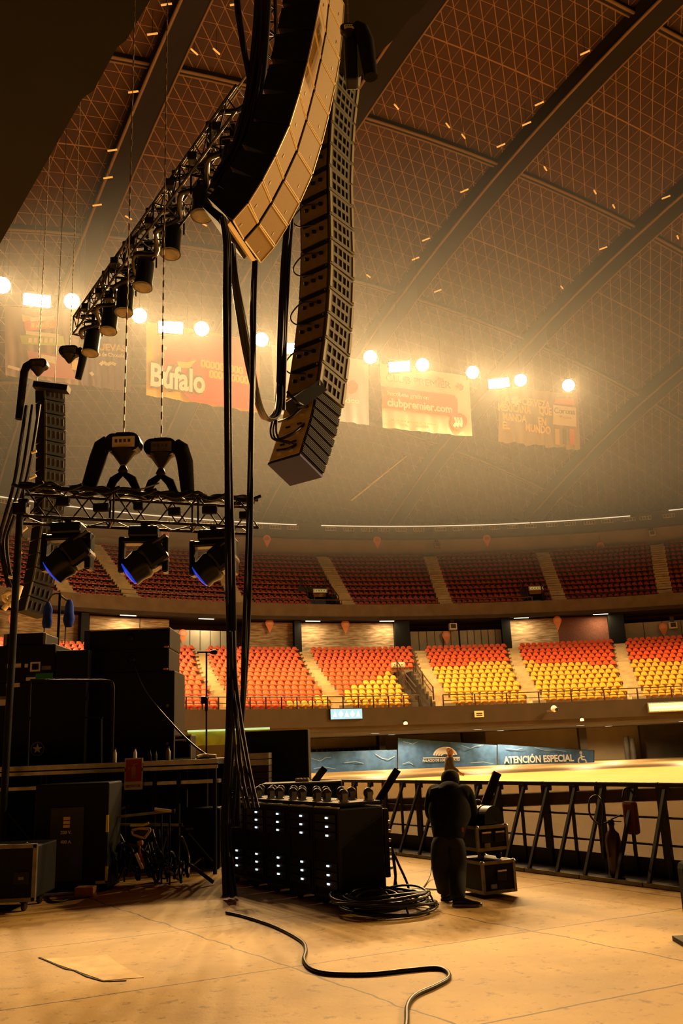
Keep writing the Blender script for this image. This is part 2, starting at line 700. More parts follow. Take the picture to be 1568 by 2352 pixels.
# smooth tan cover over the arena floor beyond the barricade
cov = MB()
ring = [polar(33.5, radians(t), 0.012) for t in range(0, 360, 4)]
bl = gz(1568, 2050)
br_dir = (gz(910, 1965) - bl).normalized()
bn = Vector((br_dir.y, -br_dir.x, 0))                    # towards the hall
if bn.dot(Vector((CX, CY, 0)) - bl) < 0:
    bn = -bn
lim = bl + bn * .75


def clip(poly, p0, n):
    out = []
    for i, a in enumerate(poly):
        b = poly[(i + 1) % len(poly)]
        da, db = (a - p0).dot(n), (b - p0).dot(n)
        if da >= 0:
            out.append(a)
        if da * db < 0:
            out.append(a + (b - a) * (da / (da - db)))
    return out


lim.z = .012
far_edge = [polar(60, radians(t), .012) for t in range(-70, 71, 4)]
pg = clip(far_edge + [polar(33.5, radians(t), .012) for t in range(74, 290, 4)], lim, bn)
cov.prism(pg, (0, 0, .02))
struct('floor', cov, M['tan_floor'], 'smooth tan arena floor cover beyond the barricade')

pt = MB()
pp_ = [gz(x, y, .0) for x, y in ((246, 2193), (268, 2212), (330, 2246), (286, 2249), (238, 2253), (196, 2238), (168, 2228), (138, 2218), (100, 2203), (170, 2199))]
pt.prism(pp_, (0, 0, .004))
struct('floor_patch', pt, mat('pale repair concrete', (0.74, 0.49, 0.17), .6, var=.3, scale=5), 'pale patch of repaired concrete in the floor at the lower left')
ck = MB()
cp_ = [gz(x, y, .004) for x, y in ((90, 2199), (112, 2208), (150, 2225), (172, 2229), (200, 2243), (240, 2254), (290, 2252))]
for i_ in range(len(cp_) - 1):
    ck.beam(cp_[i_], cp_[i_ + 1], .018, .004)
struct('floor_crack', ck, M['conc_dark'], 'dark crack along the pale floor patch')

# lower stand ------------------------------------------------------
RF, RB, ZF, ZB, NR = 35.3, 51.0, 3.95, 8.75, 14
TREAD, RISE = (RB - RF) / NR, (ZB - ZF) / (NR - 1)


def row_r(i):
    return RF + TREAD * i


def row_z(i):
    return ZF + RISE * i


# block limits: azimuth on the front row and on the back row
def lim2(front, back):
    return az(*front, RF + .3), az(*back, RB - .3)


AI = {
    'x': lim2((330, 1600), (262, 1478)),
    'ab': lim2((514, 1575), (443, 1486)),
    'bc': lim2((770, 1600), (680, 1480)),
    'v0': lim2((952, 1606), (880, 1471)),     # entrance, left limit
    'v1': lim2((1008, 1606), (945, 1471)),    # entrance, right limit
    'de': lim2((1215, 1599), (1159, 1473)),
    'ef': lim2((1444, 1595), (1404, 1463)),
}
AW = .028                                       # aisle width in radians at the front


def lim_at(k, i, side=0):
    t = i / (NR - 1)
    return lerp(AI[k][0], AI[k][1], t) + side * lerp(AW, AW * RF / RB * 1.05, t)


V_ROWS = 7
terr = MB()
for i in range(NR):
    r0, r1, z = row_r(i), row_r(i + 1), row_z(i)
    zb = z - 1.2
    if i < V_ROWS:
        terr.arc_wall(r0, r1, A0, lim_at('v0', i) + .004, zb, z, 26)
        terr.arc_wall(r0, r1, lim_at('v1', i) - .016, A1, zb, z, 40)
    else:
        terr.arc_wall(r0, r1, A0, A1, zb, z, 64)
struct('floor', terr, M['conc'], 'stepped concrete terraces of the lower stand')

# pit walls of the lower entrance
pit = MB()
va0, va1 = lim_at('v0', 3), lim_at('v1', 3)
pit.arc_wall(row_r(V_ROWS), row_r(V_ROWS) + .2, lim_at('v0', V_ROWS) - .01, lim_at('v1', V_ROWS) + .01, 2.96, row_z(V_ROWS) + .02, 4)
for i in range(V_ROWS):
    for s, k in ((1, 'v0'), (-1, 'v1')):
        a = lim_at(k, i) + (.004 if s > 0 else -.016)
        pit.arc_wall(row_r(i), row_r(i + 1), a, a + s * .004, 2.96, row_z(i) + .45, 1)
pit.arc_wall(RF - .1, row_r(V_ROWS), va0 - .02, va1 + .02, 2.96, 3.06, 4)
struct('wall_entrance', pit, M['conc_dark'], 'dark walls of the sunken lower entrance')
stp = MB()
for i in range(5):
    stp.arc_wall(RF - .6 + i * .5, RF - .1 + i * .5, lim_at('v0', 0) + .006, lim_at('v1', 0) - .018, 3.2, 3.50 + i * .13, 3)
struct('floor_entrance_steps', stp, M['step'], 'lit concrete steps at the foot of the lower entrance')

for nm, k in (('first', 'x'), ('second', 'ab'), ('third', 'bc'), ('fourth', 'v1'), ('fifth', 'de'), ('sixth', 'ef')):
    a = MB()
    for i in range(NR - 1):
        z = row_z(i)
        a.arc_wall(row_r(i) - .02, row_r(i) + TREAD / 2, lim_at(k, i) + .002, lim_at(k, i, 1) - .002, z, z + RISE / 2, 1)
        a.arc_wall(row_r(i) + TREAD / 2, row_r(i + 1), lim_at(k, i) + .002, lim_at(k, i, 1) - .002, z, z + RISE, 1)
    struct('floor_aisle', a, M['step'], 'pale stepped aisle, %s from the left in the lower stand' % nm)

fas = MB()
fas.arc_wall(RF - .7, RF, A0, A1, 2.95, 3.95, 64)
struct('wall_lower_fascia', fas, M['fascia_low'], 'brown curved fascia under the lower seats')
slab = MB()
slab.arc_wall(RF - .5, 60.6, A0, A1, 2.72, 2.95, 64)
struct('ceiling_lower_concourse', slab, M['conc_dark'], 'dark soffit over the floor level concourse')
wl = MB()
wl.arc_wall(60, 60.6, A0, A1, 0, 3.2, 64)
struct('wall_floor_level', wl, M['wall_tan'], 'tan wall behind the floor level concourse')

# upper stand ------------------------------------------------------
UF, UB, UZF, UZB, UN = 54.2, 66.2, 12.95, 19.35, 12
UT, URI = (UB - UF) / UN, (UZB - UZF) / (UN - 1)


def urow_r(i):
    return UF + UT * i


def urow_z(i):
    return UZF + URI * i


UAX = [((150, 1366), (75, 1240)), ((300, 1376), (210, 1256)), ((545, 1384), (482, 1275)), ((796, 1384), (738, 1286)),
       ((1021, 1380), (986, 1284)), ((1282, 1376), (1244, 1276)), ((1526, 1365), (1509, 1262))]
UA = [(az(*f, UF + .3), az(*b, UB - .8)) for f, b in UAX]
UAW = .021


def ulim(k, i, side=0):
    t = i / (UN - 1)
    return lerp(UA[k][0], UA[k][1], t) + (side - 0.45) * UAW * lerp(1.0, .9, t)


UV = [(az(722, 1380, UF), az(778, 1380, UF), 4), (az(1212, 1378, UF), az(1256, 1376, UF), 3)]   # two small upper entrances
uter = MB()
for i in range(UN):
    cuts = [v for v in UV if i < v[2]]
    a = A0
    for c0, c1, _n in cuts:
        uter.arc_wall(urow_r(i), urow_r(i + 1), a, c0, urow_z(i) - .9, urow_z(i), 20)
        a = c1
    uter.arc_wall(urow_r(i), urow_r(i + 1), a, A1, urow_z(i) - .9, urow_z(i), 30 if cuts else 64)
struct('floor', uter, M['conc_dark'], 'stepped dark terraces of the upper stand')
for k in range(len(UA)):
    a = MB()
    for i in range(UN - 1):
        a.arc_wall(urow_r(i) - .02, urow_r(i) + UT / 2, ulim(k, i), ulim(k, i, 1), urow_z(i), urow_z(i) + URI / 2, 1)
        a.arc_wall(urow_r(i) + UT / 2, urow_r(i + 1), ulim(k, i), ulim(k, i, 1), urow_z(i), urow_z(i) + URI, 1)
    struct('floor_aisle', a, M['step'], 'pale stepped aisle, %s from the left in the upper stand' % ORD[k])
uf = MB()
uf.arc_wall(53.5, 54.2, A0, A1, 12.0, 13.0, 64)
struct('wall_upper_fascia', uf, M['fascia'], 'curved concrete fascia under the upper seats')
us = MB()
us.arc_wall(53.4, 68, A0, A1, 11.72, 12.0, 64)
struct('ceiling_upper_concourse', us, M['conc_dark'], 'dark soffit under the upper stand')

# wall panels of the concourse behind the lower seats: measured left to right
RW = 54.2
panels = [(-60, 110, 'brick'), (110, 185, 'brick'), (205, 320, 'brick'), (322, 388, 'brick'), (388, 528, 'panel_grey'),
          (560, 676, 'brick'), (692, 905, 'brick'), (942, 1052, 'panel_grey'), (1056, 1152, 'panel_grey'),
          (1172, 1282, 'brick'), (1282, 1398, 'brick_red'), (1436, 1700, 'panel_grey')]
for i, (x0, x1, mm) in enumerate(panels):
    p = MB()
    tall = mm != 'panel_grey'
    n = 6
    p.arc_wall(RW, RW + .3, az(x0, 1455, RW), az(x1, 1455, RW), 8.5, 11.6 if tall else 10.85, n)
    struct('wall_concourse', p, M[mm], ('rough brick wall panel' if mm == 'brick' else 'grey panelled parapet' if mm == 'panel_grey' else 'dark red wall') +
           ', %s from the left behind the lower seats' % ORD[i])
    if mm == 'panel_grey':
        seam = MB()
        for q in range(1, 6):
            a = lerp(az(x0, 1455, RW), az(x1, 1455, RW), q / 6)
            seam.arc_wall(RW - .02, RW, a, a + .0009, 8.5, 10.84, 1)
        struct('trim_seams', seam, M['conc_dark'], 'dark seams between grey concourse panels')
back = MB()
back.arc_wall(57.5, 58, A0, A1, 7.5, 11.8, 64)
struct('wall_concourse_back', back, M['brick_red'], 'dark reddish back wall of the upper concourse')
cfl = MB()
cfl.arc_wall(RB, 58, A0, A1, 8.2, 8.5, 64)
struct('floor', cfl, M['conc_dark'], 'concourse floor behind the lower seats')

for i, (x0, x1) in enumerate([(186, 204), (676, 692), (906, 940), (1152, 1172), (1398, 1434)]):
    p = MB()
    p.arc_wall(53.6, 54.1, az(x0, 1440, 53.6), az(x1, 1440, 53.6), 8.5, 11.72, 2)
    struct('pillar', p, M['black'], 'black pillar, %s from the left behind the lower seats' % ORD[i])
for i, (x0, x1) in enumerate([(870, 884), (1063, 1114), (1330, 1347), (600, 612)]):
    p = MB()
    p.arc_wall(57.2, 58.2, az(x0, 1690, 57.2), az(x1, 1690, 57.2), 0, 2.75, 2)
    struct('pillar', p, M['conc_dark'], 'dark square pillar under the lower stand, ' + ['left of the tall blue banner', 'widest, behind the blue banners', 'behind the lettered end of the banner', 'behind the cable bundles'][i])

dk = MB()
dk.arc_wall(58.8, 60, az(1472, 1700, 58.8), az(1720, 1700, 58.8), 0, 2.75, 6)
struct('wall_floor_level', dk, M['conc_dark'], 'dark recess wall at the right end of the floor level concourse')
for i, px_ in enumerate((1441, 1455)):
    P, a = onr(px_, 1735, 57)
    b = MB(); b.lathe((P.x, P.y, 0), [(.23, 0), (.23, 1.9 - .2 * i)], 14)
    tag(b.build('rolled_mat', M['box_brown']), '%s brown rolled mat standing against the tan wall beyond the barricade' % ('left' if i == 0 else 'right'), 'mat', 'rolled mats')

# top wall, ring beam, lit strip
tw = MB()
tw.arc_wall(67.4, 68, A0, A1, 18.5, 23.4, 64)
struct('wall_top', tw, M['wall_tan'], 'tan wall behind the topmost row of seats')
rb = MB()
rb.arc_wall(63.7, 64.4, A0, A1, 20.95, 22.35, 64)
struct('trim_ring_beam', rb, M['conc_dark'], 'dark ring beam below the dome')
for x0, x1, nm in ((-40, 681, 'left of the gap'), (738, 1217, 'centre of the ring'), (1219, 1449, 'right of the kink'), (1540, 1600, 'at the right edge')):
    s_ = MB()
    zz = 22.1 if nm != 'at the right edge' else 22.3
    s_.arc_wall(63.45, 63.6, az(x0, 1208, 63.5), az(x1, 1205, 63.5), zz - .03, zz + .035, 20)
    o = s_.build('trim_light_strip', M['strip'])
    tag(o, 'thin lit strip along the ring beam, ' + nm, None, None, 'structure')

# dome -------------------------------------------------------------
DR, DZ0, DZA = 68.6, 22.4, 45.5
DS = (DR * DR + (DZA - DZ0) ** 2) / (2 * (DZA - DZ0))
DC = DZA - DS


def dome_z(x, y):
    q = DS * DS - (x - CX) ** 2 - (y - CY) ** 2
    return DC + sqrt(max(q, 1.0))


d = MB()
NRR, NA = 26, 96
vs, fs = [], []
for i in range(NRR + 1):
    rr = DR * i / NRR
    for k in range(NA):
        th = 2 * pi * k / NA
        x, y = CX + rr * sin(th), CY + rr * cos(th)
        vs.append((x, y, dome_z(x, y)))
for i in range(NRR):
    for k in range(NA):
        fs.append((i * NA + k, (i + 1) * NA + k, (i + 1) * NA + (k + 1) % NA, i * NA + (k + 1) % NA))
d.add(vs, fs, 0, True)
struct('ceiling', d, M['dome'], 'brown dome ceiling with a triangular lattice of battens')

M['arch'] = mat('dark arch truss', (0.010, 0.007, 0.005), 0.9, var=.2, scale=.5)
M['arch_pipe'] = mat('tan arch chord', (0.20, 0.13, 0.065), 0.7)
da, db_ = Vector((cos(radians(123.6)), sin(radians(123.6)))), Vector((cos(radians(26)), sin(radians(26))))
na = 0
for fam, (u, v) in enumerate(((da, db_), (db_, da))):
    for k in range(-6, 5):
        base = NODE + v * (12.0 * k)
        pts = []
        for t in range(-60, 61, 3):
            q = base + u * t
            if (q.x - CX) ** 2 + (q.y - CY) ** 2 < (DR - 1) ** 2:
                pts.append(q)
        if len(pts) < 6:
            continue
        # only the arches in front of the camera
        if max(q.y for q in pts) < 30:
            continue
        a = MB()
        wd, dp = (1.5, 1.1) if fam == 0 else (.35, .35)
        for i in range(len(pts) - 1):
            p, q = pts[i], pts[i + 1]
            zp, zq = dome_z(p.x, p.y), dome_z(q.x, q.y)
            s2 = v * (wd / 2)
            c = []
            for dz in (-dp, .1):
                c += [(p.x - s2.x, p.y - s2.y, zp + dz), (p.x + s2.x, p.y + s2.y, zp + dz),
                      (q.x + s2.x, q.y + s2.y, zq + dz), (q.x - s2.x, q.y - s2.y, zq + dz)]
            a.hexa(c, 0)
        line = [Vector((p.x - v.x * wd * .5, p.y - v.y * wd * .5, dome_z(p.x, p.y) - dp)) for p in pts]
        a.tube(line, .11, 5, 1)
        line = [Vector((p.x + v.x * wd * .5, p.y + v.y * wd * .5, dome_z(p.x, p.y) - dp)) for p in pts]
        a.tube(line, .07, 5, 1)
        na += 1
        struct('ceiling_beam', a, [M['arch'], M['arch_pipe']], 'dark arched roof beam across the dome')

# ================================================================== SEATS
def seat_geo(wd=.40, hgt=.54):
    b = MB()
    h2 = wd / 2
    prof = [(-h2, .20), (h2, .20), (h2 * .97, hgt - .17), (h2 * .78, hgt - .06), (h2 * .38, hgt), (-h2 * .38, hgt), (-h2 * .78, hgt - .06), (-h2 * .97, hgt - .17)]
    # backrest, slightly dished and leaning back; +y is the front
    n = len(prof)
    fr = [Vector((x, -.10 - (z - .2) * .22 - .035 * (1 - (x / h2) ** 2), z)) for x, z in prof]
    bk = [p + Vector((0, -.05, 0)) for p in fr]
    b.add(fr + bk, [tuple(range(n))[::-1], tuple(range(n, 2 * n))] + [(i, (i + 1) % n, n + (i + 1) % n, n + i) for i in range(n)])
    # pan
    b.hexa([(-h2, -.16, .20), (h2, -.16, .20), (h2 * .9, .24, .24), (-h2 * .9, .24, .24),
            (-h2, -.16, .25), (h2, -.16, .25), (h2 * .9, .24, .30), (-h2 * .9, .24, .30)])
    # pedestal
    b.box((0, -.08, .10), (.12, .14, .20))
    return b


SB = seat_geo()
seat_me = {}
for k in ('seat_or', 'seat_ye', 'seat_dk'):
    o = SB.build('arena_seat', M[k], loc=(0, 0, 0))
    seat_me[k] = o.data
    bpy.data.objects.remove(o)

blocks = [  # (left limit, side), (right limit, side), words
    (('az', -30), ('x', 0), 'block at the far left', -1),
    (('x', 1), ('ab', 0), 'block behind the microphone stand', 0),
    (('ab', 1), ('bc', 0), 'block just right of the hanging cables', 1),
    (('bc', 1), ('v0', 0), 'block left of the lower entrance', 2),
    (('v1', 1), ('de', 0), 'block right of the lower entrance', 3),
    (('de', 1), ('ef', 0), 'block above the wheelchair sign', 4),
    (('ef', 1), ('az', 1680), 'block at the right edge', 5)]


def lim_b(spec, i):
    if spec[0] == 'az':
        return az(spec[1], 1540, RF + 6)
    return lim_at(spec[0], i, spec[1])


def is_yellow(bi, i, t):
    if bi == 1:
        return (i == 0 and t > .55) or (i == 1 and t > .86)
    if bi == 2:
        return i < 2 or (i == 2 and t > .04) or (i == 3 and t > .28) or (i == 4 and t > .5) or (i == 5 and t > .74) or (i == 6 and t > .92)
    if bi == 3:
        return i < 8 or (i == 8 and t > .45)
    if bi == 4:
        return i < 7 or (i == 7 and t < .68) or (i == 8 and t < .15)
    if bi == 5:
        return i < 6 or (i == 6 and t < .9) or (i == 7 and t < .3)
    return False


lower = []
PITCH = .455
for lft, rgt, words, bi in blocks:
    for i in range(NR):
        a0, a1 = lim_b(lft, i), lim_b(rgt, i)
        if bi == 2 and i > V_ROWS:
            a1 = lim_at('v1', i, 0) - .002
        r = row_r(i) + TREAD * .60
        n = int((a1 - a0) * r / PITCH)
        for k in range(n):
            t = (k + .5 + (.22 if i % 2 else -.22)) / n
            a = lerp(a0, a1, t)
            lower.append((bi, i, k, n, a, r, row_z(i), 'seat_ye' if is_yellow(bi, i, t) else 'seat_or', words))


def pixel_of(P):
    x, y, z = P.x, P.y, P.z - CAMZ
    dep = y * cos(PIT) + z * sin(PIT)
    v2 = FPX * (-y * sin(PIT) + z * cos(PIT)) / dep
    u2 = FPX * x / dep
    c, s = cos(ROLL), sin(ROLL)
    return 784 + c * u2 - s * v2, 1176 - (s * u2 + c * v2)


HID = [(-400, 402), (508, 588)]                # what cabinets and cable bundles hide
cand = []
for q in lower:
    P = polar(q[5], q[4], q[6] + .4)
    px, py = pixel_of(P)
    if q[0] >= 0 and 0 < px < 1560 and not any(a < px < b for a, b in HID):
        cand.append(((P - EYE).length, q))
cand.sort(key=lambda c: c[0])
own = set((q[0], q[1], q[2]) for _d, q in cand[:300])
rest = {'seat_or': MB(), 'seat_ye': MB(), 'seat_dk': MB()}
rest_all = MB()


def seat_m(r, a, z, jit=0):
    return Matrix.Translation(polar(r, a, z)) @ Matrix.Rotation(-a + pi + jit, 4, 'Z')


IDX = {'seat_or': 0, 'seat_ye': 1, 'seat_dk': 2}
for q in lower:
    bi, i, k, n, a, r, z, mm, words = q
    if (bi, i, k) in own:
        o = bpy.data.objects.new('arena_seat', seat_me[mm])
        o.matrix_world = seat_m(r, a, z)
        COL.objects.link(o)
        XF[o.name] = o.matrix_world.copy()
        tag(o, '%s seat, %s from left, %s row, %s' % ('yellow' if mm == 'seat_ye' else 'orange', nth(k), nth(i), words),
            'seat', 'lower stand seats')
    else:
        T = seat_m(r, a, z)
        rest_all.add([T @ p for p in SB.v], SB.f, IDX[mm])
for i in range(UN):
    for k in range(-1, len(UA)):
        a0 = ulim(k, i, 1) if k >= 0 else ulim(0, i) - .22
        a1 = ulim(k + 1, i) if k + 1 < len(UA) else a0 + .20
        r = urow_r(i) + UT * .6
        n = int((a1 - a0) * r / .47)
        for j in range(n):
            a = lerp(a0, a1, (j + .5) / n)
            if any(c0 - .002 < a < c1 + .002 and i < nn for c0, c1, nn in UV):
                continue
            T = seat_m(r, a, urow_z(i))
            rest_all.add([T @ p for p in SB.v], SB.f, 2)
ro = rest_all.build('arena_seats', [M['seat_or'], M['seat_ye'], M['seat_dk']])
tag(ro, 'dark red seats of the upper stand and the remaining orange and yellow seats below', 'seats', None, 'stuff')

# ================================================================== FLOODLIGHTS
RINGZ = 27.0
fl_px = [(5, 655, 0), (85, 690, 1), (165, 692, 0), (320, 725, 0), (392, 752, 1), (463, 755, 0), (600, 780, 0), (672, 800, 1), (742, 805, 0),
         (850, 820, 0), (917, 842, 1), (970, 838, 0), (1085, 855, 0), (1145, 880, 1), (1195, 873, 0), (1305, 885, 0)]


def floodlight(P, wide, label, energy):
    top = dome_z(P.x, P.y)
    a = atan2(-P.x, -P.y)                       # looks down towards the stage side
    t = thing('floodlight', label, 'floodlight', P, 0, 'arena floodlights')
    f = Vector((-P.x, -P.y, -P.z * .9)).normalized()
    s = f.cross(Vector((0, 0, 1))).normalized()
    u = s.cross(f)
    R = Matrix((s, f, u)).transposed()
    wd = 1.45 if wide else .84
    h = MB()
    h.bbox(P - f * .17, (wd + .16, .26, .95), .04, 0, R)
    h.build('housing', M['steel_dark'], t)
    l = MB()
    if wide:
        l.bbox(P + f * .02, (wd, .10, .66), .04, 0, R)
    else:
        l.lathe(P - f * .03, [(.44, 0), (.44, .06), (.3, .14), (.05, .18)], 14, 0, f)
    l.build('lens', M['lamp_core'], t)
    y = MB()
    y.tube([P + s * (wd / 2 + .1) - f * .15, P + s * (wd / 2 + .1) + Vector((0, 0, .5)) - f * .15, P - s * (wd / 2 + .1) + Vector((0, 0, .5)) - f * .15,
            P - s * (wd / 2 + .1) - f * .15], .025, 6)
    y.build('yoke', M['steel_dark'], t)
    k = MB()
    k.tube([P + Vector((0, 0, .5)) - f * .15, Vector((P.x - f.x * .15, P.y - f.y * .15, top - .05))], .012, 5)
    k.build('hanger_rod', M['steel_dark'], t)
    L = bpy.data.lights.new('floodlight beam', 'SPOT')
    L.energy, L.color, L.shadow_soft_size = energy, LAMP, .3
    L.spot_size, L.spot_blend = radians(150), .6
    g = Vector((8 - P.x, 12 - P.y, 0)).normalized() * .68 + Vector((0, 0, -.74))
    lo = bpy.data.objects.new('floodlight beam', L)
    COL.objects.link(lo)
    lo.location = f * .3
    lo.rotation_euler = g.to_track_quat('-Z', 'Y').to_euler()
    lo.parent = t
    return t


for i, (px, py, wd) in enumerate(fl_px):
    P = gz(px, py, RINGZ)
    floodlight(P, wd, '%s glowing arena floodlight, %s from the left in the ring' % ('wide' if wd else 'round', ORD[i]), FLOOD_W)
for i, t in enumerate((44, 56, 68, 80)):       # the ring goes on past the right edge
    P = polar(39, radians(t), RINGZ)
    floodlight(P, i % 2, 'arena floodlight of the ring past the right edge, number %s along' % ORD[i], FLOOD_OFF_W)

# haze hanging under the dome
hz = MB()
hz.box((10, 79, 23.5), (170, 84, 21))
hm = bpy.data.materials.new('stage haze')
hm.use_nodes = True
nt = hm.node_tree
nt.nodes.remove(nt.nodes['Principled BSDF'])
vsn = nt.nodes.new('ShaderNodeVolumeScatter')
vsn.inputs['Color'].default_value = (.93, .96, .97, 1)
vsn.inputs['Density'].default_value = HAZE
vsn.inputs['Anisotropy'].default_value = .36
nt.links.new(vsn.outputs[0], nt.nodes['Material Output'].inputs['Volume'])
ho = hz.build('haze', hm)
tag(ho, 'warm stage haze hanging under the dome around the floodlights', 'haze', None, 'stuff')

# tube lights of the upper concourse
def tube_light(P, a, wd, label, energy, group):
    t = thing('tube_light', label, 'ceiling light', P, -a, group)
    m = MB()
    m.box((0, 0, .04), (wd + .1, .16, .06))
    m.build('housing', M['steel_dark'], t, world=False)
    m = MB()
    m.tube([(-wd / 2, 0, 0), (wd / 2, 0, 0)], .04, 8)
    m.build('tube', M['tube'], t, world=False)
    L = bpy.data.lights.new('tube glow', 'AREA')
    L.shape, L.size, L.size_y = 'RECTANGLE', wd, .2
    L.energy, L.color = energy, (1, .74, .40)
    lo = bpy.data.objects.new('tube glow', L)
    COL.objects.link(lo)
    lo.location = (0, 0, -.06)
    lo.parent = t


for i, (px, py) in enumerate([(290, 1420), (470, 1423), (715, 1416), (885, 1416), (1194, 1411), (1376, 1402)]):
    P, a = onr(px, py, 53.55)
    P = polar(53.2, a, 11.6)
    tube_light(P, a, 1.2, 'lit tube under the upper stand fascia, %s from the left' % ORD[i], 120, 'tube lights under the upper stand')
for i, px in enumerate([600, 720, 840, 960, 1080, 1200, 1320, 1440, 1560]):  # unseen fixtures added to brighten the lower concourse
    a = az(px, 1690, 46)
    P = polar(44 + 9 * (i % 2), a, 2.692)
    t = thing('added_soffit_lamp', 'flat lamp set in the soffit under the lower stand, %s from the left' % ORD[i], 'ceiling light', P, -a, 'soffit lamps under the lower stand')
    m = MB(); m.lathe((0, 0, 0), [(.35, 0), (.35, .02)], 16); m.build('rim', M['steel_dark'], t, world=False)
    m = MB(); m.lathe((0, 0, -.004), [(.28, 0), (.28, .003)], 16); m.build('lens', M['tube'], t, world=False)
    L = bpy.data.lights.new('added soffit glow', 'SPOT')
    L.energy, L.color, L.spot_size, L.spot_blend, L.shadow_soft_size = 2400, (1, .70, .36), radians(165), .3, .25
    lo = bpy.data.objects.new('added soffit glow', L)
    COL.objects.link(lo)
    lo.location = (0, 0, -.02)
    lo.parent = t

# ================================================================== SIGNS AND FITTINGS OF THE HALL
def facing(P):
    """unit right / up / normal of something on the ring that faces the middle of the hall"""
    n = Vector((CX - P.x, CY - P.y, 0)).normalized()
    return n.cross(Vector((0, 0, 1))) * -1, Vector((0, 0, 1)), n


def plate(P, wd, ht, th, m, name, label, cat, group=None, parent=None):
    r, u, n = facing(P)
    R = Matrix((r, n, u)).transposed()
    b = MB()
    b.box(P, (wd, th, ht), 0, R)
    if parent is not None:
        return b.build(name, m, parent)
    o = b.build(name, m)
    return tag(o, label, cat, group)


pins = [(380, 1229, 63.3, 'upper'), (613, 1240, 63.3, 'upper'), (866, 1243, 63.3, 'upper'), (1118, 1239, 63.3, 'upper'), (1379, 1256, 66.4, 'upper'),
        (30, 1425, 53.2, 'lower'), (420, 1459, 53.9, 'lower'), (619, 1434, 53.9, 'lower'), (793, 1436, 53.9, 'lower'), (1025, 1462, 53.9, 'lower'),
        (1280, 1427, 53.9, 'lower'), (1523, 1443, 53.9, 'lower')]
cnt = {'upper': 0, 'lower': 0}
for px, py, R_, lv in pins:
    P, a = onr(px, py, R_)
    t = thing('pin_sign', 'orange drop shaped section sign, %s from the left above the %s seats' % (ORD[cnt[lv]], lv), 'sign', P, -a, 'section signs')
    cnt[lv] += 1
    rr = .36 if lv == 'upper' else .34
    pts = []
    for k in range(15):
        th = radians(-35 + 250 * k / 14)
        pts.append((rr * cos(th), 0, rr * sin(th) + .1))
    pts.append((0, 0, -.75 * rr / .36))
    b = MB()
    b.prism(pts, (0, .05, 0))
    b.build('board', M['pin'], t, world=False)
    b = MB()
    b.prism([(x * .62, -.015, (z - .1) * .62 + .1) for x, _y, z in pts[:15]], (0, .014, 0))
    b.build('disc', M['wood'] if lv == 'upper' else mat('pale orange print', (.9, .42, .22), .5), t, world=False)
    if lv == 'upper':
        b = MB()
        b.tube([(0, .04, .3), (0, .04, 1.2)], .015, 5)
        b.build('hanger', M['steel_dark'], t, world=False)

# bars of four lamps under the lit strip
bars = [6, 40, 398, 430, 462, 494, 526, 556, 590, 632, 673, 759, 800, 842, 881, 921, 961, 1011, 1052, 1096, 1136, 1177, 1219, 1268, 1310, 1355, 1396, 1448, 1485, 1540]
for i, px in enumerate(bars):
    P, a = onr(px, 1215, 63.3)
    P.z = 21.72
    t = thing('four_lamp_bar', 'bar of four dark round lamps under the ring strip, %s from the left' % nth(i), 'lamp', P, -a, 'four lamp bars')
    b = MB()
    wd, ht = 1.02, .32
    b.box((0, -.02, ht / 2), (wd, .06, .04))
    b.box((0, -.02, -ht / 2), (wd, .06, .04))
    for q in range(5):
        b.box((-wd / 2 + wd * q / 4, -.02, 0), (.04, .06, ht))
    b.build('frame', M['cream'], t, world=False)
    b = MB()
    for q in range(4):
        b.lathe((-wd / 2 + wd * (q + .5) / 4, .1, 0), [(.06, 0), (.11, .06), (.115, .1)], 10, 0, (0, -1, 0))
    b.build('lamps', M['box_brown'], t, world=False)
    b = MB()
    b.box((0, .12, 0), (wd, .05, ht))
    b.box((0, .24, .1), (.1, .26, .08))
    b.build('back_box', M['black'], t, world=False)

# display and exit signs
P, a = onr(795, 1640, RF - .85)
t = thing('display_sign', 'lit pale blue sign on the brown fascia', 'sign', P, -a)
b = MB(); b.bbox((0, .06, 0), (2.02, .16, .62), .03); b.build('case', M['steel_dark'], t, world=False)
b = MB(); b.box((0, -.03, 0), (1.94, .03, .54)); b.build('face', M['screen_blue'], t, world=False)
for q in range(5):
    b = MB()
    x = -.72 + q * .36
    if q % 2:
        b.prism([(x - .15, -.05, 0), (x, -.05, -.19), (x + .15, -.05, 0), (x, -.05, .19)], (0, .01, 0))
    else:
        b.prism([(x - .13, -.05, -.15), (x + .13, -.05, -.15), (x, -.05, .17)], (0, .01, 0))
    b.build('lit_shape', M['screen_white'], t, world=False)
P, a = onr(1540, 1623, RF - .85)
t = thing('display_sign', 'long lit green sign at the right end of the fascia', 'sign', P, -a)
b = MB(); b.bbox((0, .06, 0), (2.62, .16, .58), .03); b.build('case', M['alu'], t, world=False)
b = MB(); b.box((0, -.03, 0), (2.5, .03, .46)); b.build('face', M['sign_green'], t, world=False)
b = MB()
for q in range(14):
    b.box((-1.05 + q * .16, -.05, -.02 + .02 * (q % 2)), (.10, .01, .10))
b.build('lettering', M['screen_white'], t, world=False)
P, a = onr(1100, 1640, RF - .8)
t = thing('exit_sign', 'small yellow sign with dark print on the fascia, under the front rail', 'sign', P, -a)
b = MB(); b.box((0, 0, 0), (.56, .04, .36)); b.build('board', M['sign_yel'], t, world=False)
b = MB(); b.box((0, -.03, .03), (.36, .02, .07)); b.box((0, -.03, -.08), (.36, .02, .05)); b.build('print', M['conc_dark'], t, world=False)
P, a = onr(1272, 1628, RF - 1.2)
t = thing('dome_camera', 'white ball shaped camera on an arm at the fascia', 'camera', P, -a)
